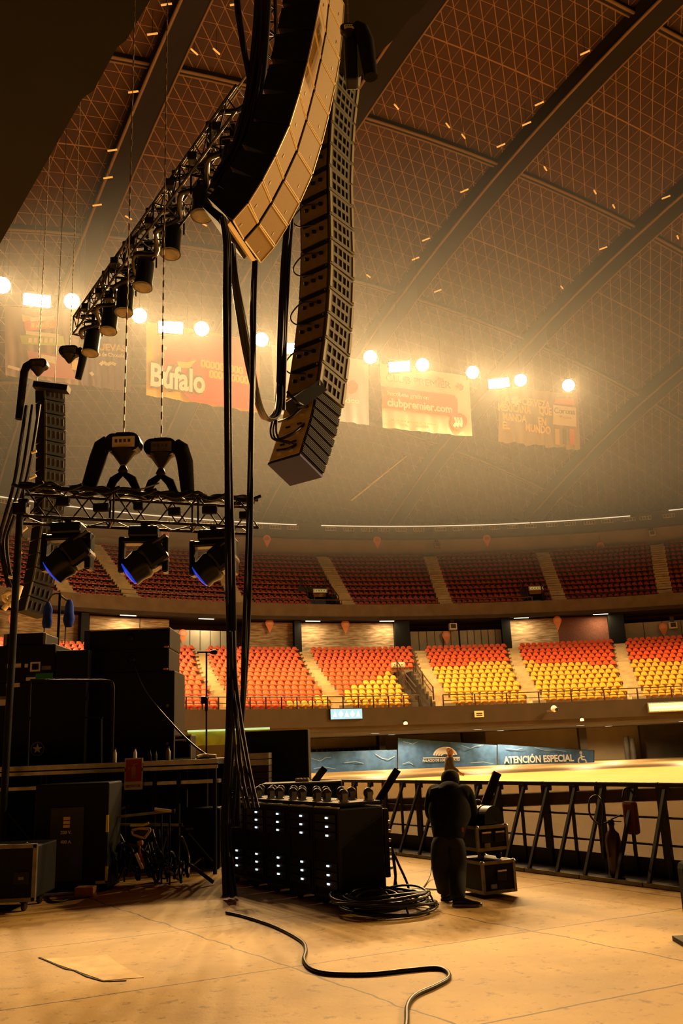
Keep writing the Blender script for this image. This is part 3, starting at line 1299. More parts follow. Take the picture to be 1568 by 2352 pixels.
b = MB(); b.lathe((0, 0, -.19), [(.02, 0), (.13, .05), (.19, .16), (.19, .24), (.12, .35), (.02, .38)], 14); b.build('ball', M['white'], t, world=False)
b = MB(); b.box((-.25, .1, -.12), (.32, .1, .1)); b.box((-.1, .2, -.05), (.1, .3, .08)); b.build('arm', M['alu_dull'], t, world=False)
b = MB(); b.lathe((.08, -.12, -.05), [(.10, 0), (.10, .05), (.03, .09)], 10, 0, (.4, -1, 0)); b.build('eye', M['black_gloss'], t, world=False)
for i, (px, py) in enumerate([(931, 1661), (1336, 1653)]):
    P, a = onr(px, py, RF - 1.0)
    t = thing('beacon_lamp', 'small lit beacon under the fascia, ' + ['above the blue banner with the emblem', 'above the dark pillar by the lettered banner'][i], 'lamp', P, -a)
    b = MB(); b.lathe((0, 0, -.08), [(.11, 0), (.12, .1), (.06, .17)], 10); b.build('glass', M['strip'], t, world=False)
    b = MB(); b.box((0, .05, .12), (.2, .16, .06)); b.build('bracket', M['steel_dark'], t, world=False)
# sign boxes over the entrances
def sign_box(px, py, R_, wd, ht, label, lit):
    P, a = onr(px, py, R_)
    t = thing('entrance_sign', label, 'sign', P, -a, 'entrance signs')
    b = MB(); b.box((0, .05, 0), (wd, .14, ht)); b.build('box', M['cream'], t, world=False)
    b = MB(); b.box((0, -.03, 0), (wd * .82, .02, ht * .55)); b.build('face', lit, t, world=False)
    b = MB()
    for q in range(4):
        b.box((-wd * .27 + q * wd * .18, -.045, 0), (wd * .10, .01, ht * .2))
    b.build('print', M['alu_dull'], t, world=False)
    b = MB(); b.box((0, .3, -ht * .9), (wd * .9, .3, ht * .9)); b.build('shelf', M['wood'], t, world=False)
    return t


sign_box(735, 1357, UF + 3.2, 1.25, .36, 'pale lettered sign in the upper entrance near the middle', M['sign_yel'])
sign_box(1231, 1351, UF + 2.4, 1.3, .36, 'pale lettered sign in the upper entrance to the right', M['sign_yel'])
sign_box(914, 1527, row_r(V_ROWS) - .55, .95, .34, 'pale lettered sign at the back of the lower entrance', M['sign_yel'])
for i, (px, py, R_) in enumerate([(1004, 1251, 66.8), (1497, 1224, 66.8), (1040, 1438, 53.9), (1545, 1435, 53.9)]):
    P, a = onr(px, py, R_)
    t = thing('wall_speaker', 'speaker box on a bracket, ' + ['above the upper seats near the middle', 'at the upper right under the ring beam', 'over the grey panels right of the lower entrance',
                                                                'over the grey panels at the right edge'][i], 'speaker', P, -a)
    b = MB(); b.bbox((0, .1, -.05), (.62, .5, .55), .03); b.build('box', M['cream'] if i else M['wood'], t, world=False)
    b = MB(); b.box((0, -.17, -.02), (.4, .03, .34)); b.build('front', M['box_brown'], t, world=False)
    b = MB(); b.box((0, .35, .45), (.3, .3, .5)); b.build('bracket', M['box_brown'], t, world=False)

# guard rails
def ring_rail(name, label, pts, hgt, post_every, m, r=.035, mid=True):
    t = thing(name, label, 'railing', pts[0])
    up = Vector((0, 0, hgt))
    b = MB(); b.tube([p + up for p in pts], r, 6); b.build('top_rail', m, t)
    if mid:
        b = MB(); b.tube([p + up * .5 for p in pts], r * .7, 6); b.build('middle_rail', m, t)
    for p in pts[::post_every]:
        b = MB(); b.tube([p, p + up], r * 1.25, 6); b.build('post', m, t)
    return t


M['rail'] = mat('dark brown rail', (0.045, 0.026, 0.014), .5, .3)
zr = ZF
a_l, a_v0, a_v1, a_r = A0 + .3, lim_at('v0', 0), lim_at('v1', 0), az(1700, 1580, RF)
ring_rail('guard_rail', 'dark front rail of the lower seats, left of the entrance', [polar(RF - .35, lerp(a_l, a_v0, k / 34), zr) for k in range(35)], .66, 2, M['rail'])
ring_rail('guard_rail', 'dark front rail of the lower seats, right of the entrance', [polar(RF - .35, lerp(a_v1, a_r, k / 18), zr) for k in range(19)], .66, 2, M['rail'])
for k, lab in (('v0', 'left'), ('v1', 'right')):
    off = .002 if k == 'v0' else -.012
    ring_rail('stair_rail', 'dark sloping handrail on the %s of the lower entrance' % lab, [polar(row_r(i) + .1, lim_at(k, i) + off, row_z(i) + .4) for i in range(0, V_ROWS + 1)], .75, 3, M['rail'], .04)
ring_rail('guard_rail', 'dark cross rail over the back of the lower entrance', [polar(row_r(V_ROWS) + .15, lerp(lim_at('v0', V_ROWS), lim_at('v1', V_ROWS) - .012, q / 3), row_z(V_ROWS)) for q in range(4)], .8, 3, M['rail'], .03)
for j, (c0, c1, n_) in enumerate(UV):
    for a_, lab in ((c0, 'left'), (c1, 'right')):
        ring_rail('stair_rail', 'dark sloping handrail on the %s of the upper entrance %s' % (lab, ['near the middle', 'to the right'][j]),
                  [polar(urow_r(i), a_, urow_z(i)) for i in range(0, n_ + 1)], .8, 2, M['rail'], .04)
ring_rail('guard_rail', 'pale front rail of the upper seats at the left', [polar(UF - .25, lerp(az(215, 1355, UF), az(512, 1365, UF), k / 10), 13.0) for k in range(11)], .62, 5, M['alu_dull'], .03)
ring_rail('guard_rail', 'reddish front rail of the upper seats in the middle', [polar(UF - .25, lerp(az(560, 1375, UF), az(1220, 1375, UF), k / 24), 13.0) for k in range(25)], .42, 4, mat('red brown rail', (.22, .07, .03), .5), .03, False)
ring_rail('guard_rail', 'dark front rail of the upper seats at the right', [polar(UF - .25, lerp(az(1262, 1375, UF), az(1620, 1365, UF), k / 14), 13.0) for k in range(15)], .42, 7, M['rail'], .03, False)

# folded chairs in the floor level concourse
for i in range(14):
    px = 722 + i * 12.2
    P, a = onr(px, 1720, 58.6)
    t = thing('folding_chair', 'dark folding chair above the blue banner, %s from the left in the row' % ORD[i], 'chair', polar(58.6, a, 0), -a + pi, 'chairs under the lower stand')
    b = MB(); b.bbox((0, -.18, 1.62), (.36, .05, .42), .02); b.build('backrest', M['black'], t, world=False)
    b = MB(); b.box((0, .05, 1.3), (.34, .36, .05)); b.build('seat', M['black'], t, world=False)
    for sx in (-.16, .16):
        b = MB(); b.tube([(sx, -.2, 1.85), (sx, .2, .9)], .015, 5); b.tube([(sx, .2, 1.3), (sx, -.25, .9)], .015, 5); b.build('frame', M['alu_dull'], t, world=False)
rs = MB()
rs.arc_wall(58, 60, az(640, 1720, 58), az(868, 1720, 58), 0, .9, 6)
struct('floor_riser', rs, M['conc_dark'], 'dark riser carrying the folding chairs under the lower stand')

# blue vinyl banners at the floor
def floor_banner(name, label, quad, m):
    """quad: tl, tr, br, bl pixels; the foot stands on the floor"""
    bl_, br_ = gz(*quad[3]), gz(*quad[2])
    n = (br_ - bl_).cross(Vector((0, 0, 1))).normalized()
    tl_, tr_ = onplane(*quad[0], bl_, n), onplane(*quad[1], bl_, n)
    t = thing(name, label, 'banner', (bl_ + br_) / 2)
    t['_n'] = 0
    b = MB()
    N, K = 24, 5
    vs, fs = [], []
    if n.y > 0:
        n = -n
    for j in range(K + 1):
        for i in range(N + 1):
            s, q = i / N, j / K
            p = lerp(lerp(bl_, br_, s), lerp(tl_, tr_, s), q)
            vs.append(p + n * (.05 * sin(s * 31 + q * 3) + .035 * sin(s * 57 - q * 5)))
    for j in range(K):
        for i in range(N):
            fs.append((j * (N + 1) + i, j * (N + 1) + i + 1, (j + 1) * (N + 1) + i + 1, (j + 1) * (N + 1) + i))
    back_ = [v - n * .06 for v in vs]
    b.add(vs + back_, fs + [tuple(i + len(vs) for i in f[::-1]) for f in fs], 0, True)
    b.build('sheet', m, t)
    bt = MB(); bt.tube([tl_ - n * .12, tr_ - n * .12], .03, 6); bt.tube([tl_ - n * .12, bl_ - n * .12], .03, 6); bt.tube([tr_ - n * .12, br_ - n * .12], .03, 6)
    bt.build('frame', M['steel_dark'], t)
    return t, bl_ + n * .16, n


M['wave'] = mat('pale blue wave print', (0.28, 0.40, 0.52), .6)
M['print_w'] = mat('white print', (0.85, 0.80, 0.70), .6)
t1, p1, n1 = floor_banner('banner', 'low blue banner left of the tall emblem banner', [(700, 1728), (911, 1722), (911, 1768), (700, 1777)], M['vinyl_blue'])
t2, p2, n2 = floor_banner('banner', 'tall blue banner with a white arched emblem', [(914, 1695), (1140, 1712), (1140, 1759), (914, 1768)], M['vinyl_blue'])
t3, p3, n3 = floor_banner('banner', 'sloping blue banner lettered with white wheelchair sign', [(1143, 1710), (1363, 1724), (1363, 1752), (1143, 1758.5)], M['vinyl_blue'])


def bx(p0, n):
    r = Vector((0, 0, 1)).cross(n).normalized()
    return r, Vector((0, 0, 1))


def stroke(parent, p0, n, pix, wd, m, name='print'):
    r, u = bx(p0, n)
    P = [onplane(a, b, p0, n) for a, b in pix]
    b = MB()
    for i in range(len(P) - 1):
        d_ = (P[i + 1] - P[i]).normalized()
        s_ = d_.cross(n).normalized() * wd / 2
        b.prism([P[i] - s_, P[i + 1] - s_, P[i + 1] + s_, P[i] + s_], n * .01)
    return b.build(name, m, parent)


r, u = bx(p2, n2)
for q in range(4):
    c = onplane(1022, 1737, p2, n2)
    b = MB()
    for k in range(9):
        th0, th1 = radians(8 + k * 18), radians(8 + (k + 1) * 18)
        ra = (1.0 - q * .2) * .98
        rb2 = ra - .13
        if rb2 <= 0.05:
            continue
        b.prism([c + r * (ra * cos(th0)) + u * (ra * .75 * sin(th0)), c + r * (ra * cos(th1)) + u * (ra * .75 * sin(th1)),
                 c + r * (rb2 * cos(th1)) + u * (rb2 * .62 * sin(th1)), c + r * (rb2 * cos(th0)) + u * (rb2 * .62 * sin(th0))], n2 * .01)
    b.build('emblem_arch', M['print_w'], t2)
stroke(t2, p2, n2, [(971, 1741), (1056, 1739.5)], .07, M['print_w'], 'emblem_line')
text_on('PALACIO DE LOS DEPORTES', t2, onplane(1013, 1746, p2, n2), r, u, .2, M['print_w'], width=2.95, bold=.02)
r, u = bx(p3, n3)
text_on('ATENCIÓN ESPECIAL', t3, onplane(1236, 1744, p3, n3), r, u, .52, M['print_w'], width=5.55, bold=.03)
# wheelchair pictogram
wc = onplane(1337, 1744, p3, n3)
b = MB()


def seg(b, p, q, wd):
    P, Q = wc + r * p[0] + u * p[1], wc + r * q[0] + u * q[1]
    s_ = (Q - P).normalized().cross(n3) * wd / 2
    b.prism([P - s_, Q - s_, Q + s_, P + s_], n3 * .01)


for k in range(11):
    t0, t1_ = radians(110 + k * 23), radians(110 + (k + 1) * 23)
    seg(b, (.30 * cos(t0) - .02, .30 * sin(t0) - .12), (.30 * cos(t1_) - .02, .30 * sin(t1_) - .12), .09)
seg(b, (-.06, .36), (-.04, -.02), .12)
seg(b, (-.05, -.02), (.22, -.02), .11)
seg(b, (.20, -.02), (.34, -.36), .10)
seg(b, (.30, -.36), (.44, -.32), .09)
seg(b, (-.05, .20), (.2, .18), .08)
for k in range(8):
    t0, t1_ = radians(k * 45), radians((k + 1) * 45)
    seg(b, (.07 * cos(t0) - .07, .07 * sin(t0) + .50), (.07 * cos(t1_) - .07, .07 * sin(t1_) + .50), .09)
b.build('wheelchair_symbol', M['print_w'], t3)
for tt, pp, nn, waves in ((t1, p1, n1, [[(715, 1742), (735, 1748), (748, 1740), (760, 1739)], [(862, 1732), (878, 1742), (892, 1744), (906, 1737)], [(790, 1752), (815, 1749), (835, 1753)], [(720, 1765), (745, 1762), (770, 1766)]]),
                          (t2, p2, n2, [[(925, 1703), (948, 1709), (960, 1703)], [(1060, 1712), (1080, 1719), (1095, 1713), (1110, 1711)], [(924, 1755), (938, 1750), (948, 1756)], [(1080, 1752), (1110, 1750), (1132, 1754)]]),
                          (t3, p3, n3, [[(1228, 1717), (1250, 1723), (1275, 1722), (1300, 1726)], [(1160, 1718), (1185, 1722), (1200, 1718)], [(1300, 1752), (1325, 1753)]])):
    for wv in waves:
        stroke(tt, pp, nn, wv, .045, M['wave'], 'wave_print')

# dark kerb across the arena floor, seen through the barricade
kb = MB()
pa, pb_ = gz(700, 1872), gz(1440, 1842)
pc = gz(1700, 1834)
kb.beam(pa + Vector((0, 0, .17)), pb_ + Vector((0, 0, .17)), .5, .34)
kb.beam(pb_ + Vector((0, 0, .17)), pc + Vector((0, 0, .17)), .5, .34)
o = struct('trim_kerb', kb, M['black'], 'low dark kerb across the arena floor behind the barricade')

# ================================================================== HANGING BANNERS
def banner(label, tl, tr, br_, bl_, ztop, m, wav=.10, ph=0.0):
    TL, TR = gz(*tl, ztop), gz(*tr, ztop)
    n = (TR - TL).cross(Vector((0, 0, 1))).normalized()
    if n.y > 0:
        n = -n
    nn = Vector((n.x, n.y, 0)).normalized()
    BL, BR = onplane(*bl_, TL, nn), onplane(*br_, TL, nn)
    t = thing('hanging_banner', label, 'banner', (TL + TR) / 2, 0, 'hanging banners')
    N, K = 40, 14
    vs, fs = [], []
    for j in range(K + 1):
        for i in range(N + 1):
            s, q = i / N, j / K
            p = lerp(lerp(TL, TR, s), lerp(BL, BR, s), q)
            vs.append(p + nn * (wav * (.4 + q) * (sin(s * 23 + ph + q * 2) * .6 + sin(s * 51 + ph * 2 - q * 3) * .4)))
    for j in range(K):
        for i in range(N):
            fs.append((j * (N + 1) + i, (j + 1) * (N + 1) + i, (j + 1) * (N + 1) + i + 1, j * (N + 1) + i + 1))
    b = MB()
    b.add(vs + [v - nn * .01 for v in vs], fs + [tuple(i + len(vs) for i in f[::-1]) for f in fs], 0, True)
    b.build('sheet', m, t)
    for s in (0.02, .35, .68, .98):
        p = lerp(TL, TR, s)
        b = MB(); b.tube([p, (p.x, p.y, dome_z(p.x, p.y))], .012, 5); b.build('hanging_line', M['chain'], t)
    r = Vector((0, 0, 1)).cross(nn).normalized()
    skew = (TR - TL).normalized()
    return t, TL + nn * (wav * 1.5 + .06), nn, (r if r.dot(skew) > 0 else -r), Vector((0, 0, 1))


def patch(parent, p0, n, pix, m, name='printed_field', off=0.0):
    P = [onplane(a, b, p0 + n * off, n) for a, b in pix]
    b = MB()
    b.prism(P, n * .01)
    return b.build(name, m, parent)


def disc(parent, p0, n, c, rp, m, name='printed_disc', off=0.0):
    return patch(parent, p0, n, [(c[0] + rp * cos(2 * pi * k / 20), c[1] + rp * sin(2 * pi * k / 20)) for k in range(20)], m, name, off)


def words(txt, parent, p0, n, x0, x1, y, hpx, m, name='lettering', off=.03, slope=None, **kw):
    q0 = p0 + n * off
    A_, B_ = onplane(x0, y[0], q0, n), onplane(x1, y[1], q0, n)
    up = onplane((x0 + x1) / 2, (y[0] + y[1]) / 2 - hpx, q0, n) - onplane((x0 + x1) / 2, (y[0] + y[1]) / 2, q0, n)
    return text_on(txt, parent, (A_ + B_) / 2, B_ - A_, up - (B_ - A_) * (up.dot(B_ - A_) / (B_ - A_).length_squared), up.length, m, width=(B_ - A_).length, name=name, **kw)


def vmat(nm, c):
    return mat('print ' + nm, c, .6)


V_or, V_red, V_ye, V_pur, V_gry = vmat('orange', (.80, .10, .02)), vmat('red', (.75, .06, .03)), vmat('yellow', (.85, .55, .07)), vmat('purple', (.20, .13, .20)), vmat('grey', (.16, .13, .10))
V_blue, V_sky, V_gold = vmat('pale blue', (.42, .50, .58)), vmat('white', (.82, .78, .70)), vmat('gold', (.70, .46, .12))
V_dred = vmat('dark red', (.50, .05, .05))
ZT = 28.3

t, p0, n, r, u = banner('faded many coloured banner at the left edge', (10, 703), (182, 718), (180, 884), (13, 862), ZT, vmat('grey pink', (.36, .26, .22)))
patch(t, p0, n, [(55, 738), (128, 728), (130, 752), (58, 762)], V_or)
patch(t, p0, n, [(45, 770), (145, 772), (150, 795), (50, 790)], vmat('lime', (.45, .55, .08)))
patch(t, p0, n, [(50, 722), (80, 730), (78, 742), (52, 738)], V_ye)
patch(t, p0, n, [(62, 805), (155, 818), (175, 872), (75, 862)], vmat('pink', (.60, .22, .22)))
patch(t, p0, n, [(95, 814), (130, 820), (128, 836), (93, 828)], V_sky, off=.03)
patch(t, p0, n, [(166, 825), (194, 830), (192, 854), (164, 848)], V_ye, off=.03)
stroke(t, p0 + n * .03, n, [(60, 764), (135, 772)], .25, V_sky)
stroke(t, p0 + n * .03, n, [(18, 841), (45, 849)], .18, V_sky)
stroke(t, p0 + n * .03, n, [(70, 734), (125, 730)], .25, V_sky)
for k in range(5):
    patch(t, p0, n, [(72 + k * 11, 742), (80 + k * 11, 741), (79 + k * 11, 752), (71 + k * 11, 753)], V_ye, 'lettering', .03)
for k in range(6):
    patch(t, p0, n, [(66 + k * 12, 776), (74 + k * 12, 777), (73 + k * 12, 788), (65 + k * 12, 787)], V_sky, 'lettering', .03)

t, p0, n, r, u = banner('faded purple banner lettered in yellow and white', (186, 745), (303, 763), (301, 900), (186, 884), ZT, V_pur)
words('NUEVAS', t, p0, n, 208, 290, (796, 801), 15, V_ye, bold=.03)
words('Barras de Chocolate', t, p0, n, 202, 294, (812, 818), 9, V_sky, bold=.02)
stroke(t, p0 + n * .03, n, [(230, 838), (238, 831), (246, 838), (256, 833), (266, 838)], .2, V_sky, 'script_mark')
stroke(t, p0 + n * .03, n, [(208, 855), (214, 862)], .2, V_sky, 'script_mark')

t, p0, n, r, u = banner('yellow and red sauce banner with white blackletter wording', (335, 738), (598, 784), (592, 948), (336, 907), ZT, V_ye, .12, 1.3)
patch(t, p0, n, [(368, 772), (452, 764), (596, 786), (592, 944), (440, 922), (372, 845)], V_red)
patch(t, p0, n, [(380, 815), (400, 782), (425, 786), (440, 812), (420, 836), (392, 838)], V_dred, 'printed_shape', .015)
patch(t, p0, n, [(372, 790), (384, 798), (380, 806), (372, 800)], V_sky, 'printed_shape', .03)
words('Búfalo', t, p0, n, 345, 470, (862, 881), 52, V_gry, 'lettering_outline', .02, bold=.09)
words('Búfalo', t, p0, n, 345, 470, (862, 881), 52, V_sky, 'lettering', .05, bold=.03)
patch(t, p0, n, [(405, 830), (430, 832), (450, 828), (436, 845), (412, 845)], V_ye, 'printed_shape', .03)
for row, (xa, xb, y0, y1) in enumerate(((463, 560, 828, 846), (482, 572, 852, 868))):
    k_n = 9
    for k in range(k_n):
        xa_ = lerp(xa, xb, k / k_n)
        y_ = lerp(y0, y1, k / k_n)
        stroke(t, p0 + n * .03, n, [(xa_, y_), (xa_ + 7, y_ + 1), (xa_ + 7, y_ + 14), (xa_, y_ + 13), (xa_, y_)], .13, V_ye, 'lettering')

t, p0, n, r, u = banner('pale blue banner half hidden behind the tall speaker array', (622, 792), (846, 829), (848, 976), (632, 950), ZT, V_blue, .10, .4)
disc(t, p0, n, (807, 889), 15, V_red)
words('México', t, p0, n, 762, 824, (917, 922), 13, V_sky, bold=.02)
stroke(t, p0 + n * .03, n, [(775, 905), (785, 900), (790, 908)], .25, V_sky, 'printed_shape')

t, p0, n, r, u = banner('white club banner with a bold orange band', (872, 834), (1077, 864), (1083, 1003), (879, 982), ZT, M['cream'], .07, 2.2)
patch(t, p0, n, [(875, 887), (1030, 906), (1043, 909), (1050, 917), (1051, 958), (879, 936)], V_or)
words('CLUB PREMIER', t, p0, n, 886, 1034, (868, 886), 17, V_gry, bold=.0)
words('Inscríbete gratis en', t, p0, n, 889, 983, (903, 914), 10, V_sky, bold=.015)
words('clubpremier.com', t, p0, n, 889, 1038, (924, 941), 18, V_sky, bold=.03)
disc(t, p0, n, (1053, 968), 19, V_or, off=.02)
for k in range(3):
    stroke(t, p0 + n * .04, n, [(1044 + k * 7, 958), (1048 + k * 6, 970), (1042 + k * 8, 980)], .2, V_sky, 'emblem_line')
disc(t, p0, n, (1055, 888), 10, V_gold, off=.02)
stroke(t, p0 + n * .03, n, [(1048, 890), (1055, 883), (1062, 891), (1055, 895)], .25, V_gry, 'emblem_line')
stroke(t, p0 + n * .02, n, [(1006, 871), (1018, 873)], .3, V_or, 'emblem_line')
words('membresía gratuita para todos', t, p0, n, 895, 1000, (963, 975), 5, V_gold, 'small_print')

t, p0, n, r, u = banner('wrinkled beer banner lettered in yellow capitals, last on the right', (1140, 888), (1327, 905), (1330, 1033), (1145, 1014), ZT, vmat('tan', (.42, .34, .21)), .26, .9)
for txt, x0, x1, y in (('LA', 1150, 1170, (917, 919)), ('CERVEZA', 1198, 1262, (922, 932)), ('MEXICANA', 1143, 1218, (935, 943)), ('QUE', 1238, 1266, (943, 947)),
                       ('MANDA', 1154, 1208, (957, 963)), ('EN', 1236, 1254, (968, 970)), ('EL', 1153, 1170, (977, 979)), ('MUNDO', 1206, 1264, (982, 990))):
    words(txt, t, p0, n, x0, x1, y, 17, V_ye, bold=.03)
patch(t, p0, n, [(1270, 930), (1322, 936), (1323, 980), (1270, 975)], V_sky)
patch(t, p0, n, [(1276, 915), (1316, 915), (1320, 931), (1272, 927)], V_or)
words('Corona', t, p0, n, 1272, 1320, (943, 947), 13, V_gry, bold=.01, off=.04)
words('Extra', t, p0, n, 1285, 1312, (958, 960), 7, V_gold, off=.04)
stroke(t, p0 + n * .04, n, [(1190, 915), (1181, 914), (1177, 920), (1181, 926), (1190, 925)], .32, V_sky, 'emblem_line')
stroke(t, p0 + n * .04, n, [(1184, 920), (1196, 921)], .3, V_sky, 'emblem_line')
for k in range(3):
    patch(t, p0, n, [(1274 + k * 17, 985), (1284 + k * 17, 986), (1285 + k * 17, 1022), (1275 + k * 17, 1020)], [V_gold, V_gry, V_or][k], 'printed_shape', .02)

# small copper rods under the dome; their glow stands in for reflected light
gl = [(382, 10, 0), (540, 10, 0), (446, 119, 1), (497, 118, 1), (306, 211, 0), (258, 345, 0), (248, 408, 0), (223, 471, 0), (295, 500, 1), (468, 515, 1), (350, 78, 0),
      (1343, 121, 2), (1238, 238, 2), (910, 245, 1), (1028, 288, 1), (1064, 313, 1), (1209, 284, 2), (1150, 334, 2), (1252, 387, 1), (1366, 441, 1), (1409, 474, 1),
      (1529, 453, 2), (1556, 545, 1), (1385, 570, 2), (1066, 438, 2), (978, 550, 2), (954, 594, 2), (846, 634, 1), (1005, 668, 2), (1290, 660, 1)]
gl.sort()
for i, (px, py, k) in enumerate(gl):
    d_ = ray(px, py)
    s_ = 20.0
    while True:                                 # walk to just under the dome
        P = EYE + d_ * s_
        if P.z > dome_z(P.x, P.y) - 1.6 or s_ > 110:
            break
        s_ += .25
    ang = [0, 62, -25][k]
    vx = Vector((cos(radians(ang)), sin(radians(ang)), .12)).normalized() * .29
    t = thing('ceiling_rod', 'small copper lamp rod under the dome, %s counted from the left' % nth(i), 'ceiling lamp', P, 0, 'copper lamp rods')
    b = MB(); b.tube([P - vx, P + vx], .055, 6); b.build('rod', M['glint'], t)
    b = MB(); b.tube([P, (P.x, P.y, dome_z(P.x, P.y))], .012, 4); b.build('hanger', M['steel_dark'], t)

# bright strut in front of the far dome
b = MB()
P, Q = onr(806, 1150, 60)[0], onr(932, 1048, 60)[0]
b.tube([P, Q], .09, 8)
o = b.build('roof_strut', M['cream'])
tag(o, 'thin pale slanting strut low under the far side of the dome', None, None, 'structure')

# ================================================================== STAGE ROOF, TRUSSES
ZR = 17.0


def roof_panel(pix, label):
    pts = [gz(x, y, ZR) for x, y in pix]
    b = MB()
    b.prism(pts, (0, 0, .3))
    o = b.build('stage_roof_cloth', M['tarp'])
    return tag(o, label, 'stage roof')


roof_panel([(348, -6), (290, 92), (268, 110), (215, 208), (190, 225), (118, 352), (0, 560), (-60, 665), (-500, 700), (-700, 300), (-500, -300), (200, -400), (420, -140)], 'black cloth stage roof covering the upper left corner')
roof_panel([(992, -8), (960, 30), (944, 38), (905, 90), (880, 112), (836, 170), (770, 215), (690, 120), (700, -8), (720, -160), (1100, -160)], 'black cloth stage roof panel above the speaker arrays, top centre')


def truss(name, label, P, Q, size, parent_m, lace=.55, group=None, cat='truss', diag=True):
    P, Q = Vector(P), Vector(Q)
    d_ = (Q - P)
    L = d_.length
    d_.normalize()
    s = d_.cross(Vector((0, 0, 1)))
    if s.length < .1:
        s = Vector((1, 0, 0))
    s.normalize()
    u = s.cross(d_).normalized()
    t = thing(name, label, cat, P, 0, group)
    h = size / 2
    cs = [s * a * h + u * b_ * h for a, b_ in ((-1, -1), (1, -1), (1, 1), (-1, 1))]
    for c in cs:
        b = MB(); b.tube([P + c, Q + c], .028, 8); b.build('chord', parent_m, t)
    b = MB()
    n = max(2, int(L / lace))
    for k in range(4):
        c0, c1 = cs[k], cs[(k + 1) % 4]
        for i in range(n):
            a0, a1 = P + d_ * (L * i / n), P + d_ * (L * (i + 1) / n)
            b.tube([a0 + (c0 if i % 2 else c1), a1 + (c1 if i % 2 else c0)], .014, 5, cap=False)
        for i in range(0, n + 1, 4):
            a0 = P + d_ * (L * i / n)
            b.tube([a0 + c0, a0 + c1], .02, 5)
    b.build('lacing', parent_m, t)
    return t, d_, s, u


# lower truss across the left
TL0, TR0 = at(52, 1161, 14.0), at(584, 1187, 15.4)
TR0.z = TL0.z = (TL0.z + TR0.z) / 2
tr1, td, ts, tu = truss('box_truss', 'black box truss crossing the left side above the stage, carrying three moving lights', TL0, TR0, .50, M['truss'], .33)
b = MB()
for k in range(7):
    p = lerp(TL0, TR0, .03 + k * .155)
    b.bbox(p + Vector((0, -.30, -.05 + .06 * (k % 2))), (.16 + .05 * (k % 3), .1, .14), .02)
    b.tube(smooth([p + Vector((-.2, -.3, .27)), p + Vector((.05, -.33, .2)), p + Vector((.3, -.3, .29))], 4), .03, 6)
b.build('clamped_fittings', M['black'], tr1)
b = MB()
b.tube(smooth([lerp(TL0, TR0, q) + Vector((0, -.2 + .04 * sin(q * 40), .30 + .03 * sin(q * 61))) for q in [k / 24 for k in range(25)]], 3), .035, 6)
b.tube(smooth([lerp(TL0, TR0, q) + Vector((0, .1 + .04 * sin(q * 30), .29 + .03 * sin(q * 47))) for q in [k / 24 for k in range(25)]], 3), .04, 6)
b.build('draped_cable', M['rubber'], tr1)

# pole that carries the left end of the truss
pp = lerp(TL0, TR0, .02)
t = thing('truss_pole', 'thin black pole from the floor up to the left end of the box truss', 'pole', (pp.x, pp.y - .32, 0))
b = MB(); b.tube([(0, 0, 0.02), (0, 0, pp.z - .1)], .055, 10); b.build('tube', M['black'], t, world=False)
b = MB(); b.box((0, 0, .015), (.5, .5, .03)); b.build('base_plate', M['black'], t, world=False)
b = MB(); b.bbox((0, .05, pp.z - .15), (.22, .22, .2), .02); b.build('clamp', M['steel_dark'], t, world=False)

# moving lights under the truss
def moving_light(P, label):
    t = thing('moving_light', label, 'stage light', P, 0, 'moving lights under the box truss')
    b = MB(); b.bbox((0, 0, -.10), (.50, .40, .20), .04); b.build('base', M['black_gloss'], t, world=False)
    b = MB()
    for sx in (-.36, .36):
        b.bbox((sx, 0, -.48), (.10, .26, .62), .03)
    b.bbox((0, 0, -.24), (.80, .26, .10), .03)
    b.build('yoke', M['black_gloss'], t, world=False)
    ax = Vector((-.80, -.02, -.60)).normalized()
    c = Vector((0, 0, -.60))
    sx = ax.cross(Vector((0, 0, 1))).normalized()
    R = Matrix((sx, ax, sx.cross(ax))).transposed()
    b = MB()
    b.bbox(c - ax * .20, (.46, .40, .46), .08, 0, R)
    b.lathe(c - ax * .02, [(.25, 0), (.27, .06), (.24, .20), (.25, .28), (.25, .32)], 20, 0, ax)
    hd = b.build('head', M['black_gloss'], t, world=False)
    b = MB(); b.lathe(c + ax * .29, [(.22, 0), (.21, .03), (.12, .055), (.02, .06)], 20, 0, ax)
    b.build('lens', M['blue_lens'], hd, world=False)
    b = MB(); b.box(c - ax * .20 + Vector((.1, -.1, .23)), (.3, .26, .02), 0, R); b.build('vent_cover', M['box_brown'], hd, world=False)
    b = MB(); b.box((0, 0, .04), (.12, .12, .12)); b.build('clamp', M['steel_dark'], t, world=False)
    return t


ml = None
for i, (px, py) in enumerate([(154, 1204), (322, 1210), (485, 1214)]):
    q = (px - 52) / (584 - 52)
    p = lerp(TL0, TR0, q) + Vector((0, -.05, -.30))
    lab = ['black moving light with blue lens, nearest the left truss pole', 'black moving light with blue lens, middle one under the truss', 'black moving light with blue lens, nearest the hanging cables'][i]
    if ml is None:
        ml = moving_light(p, lab)
    else:
        dup(ml, p, [0, .12, -.08][i], lab)


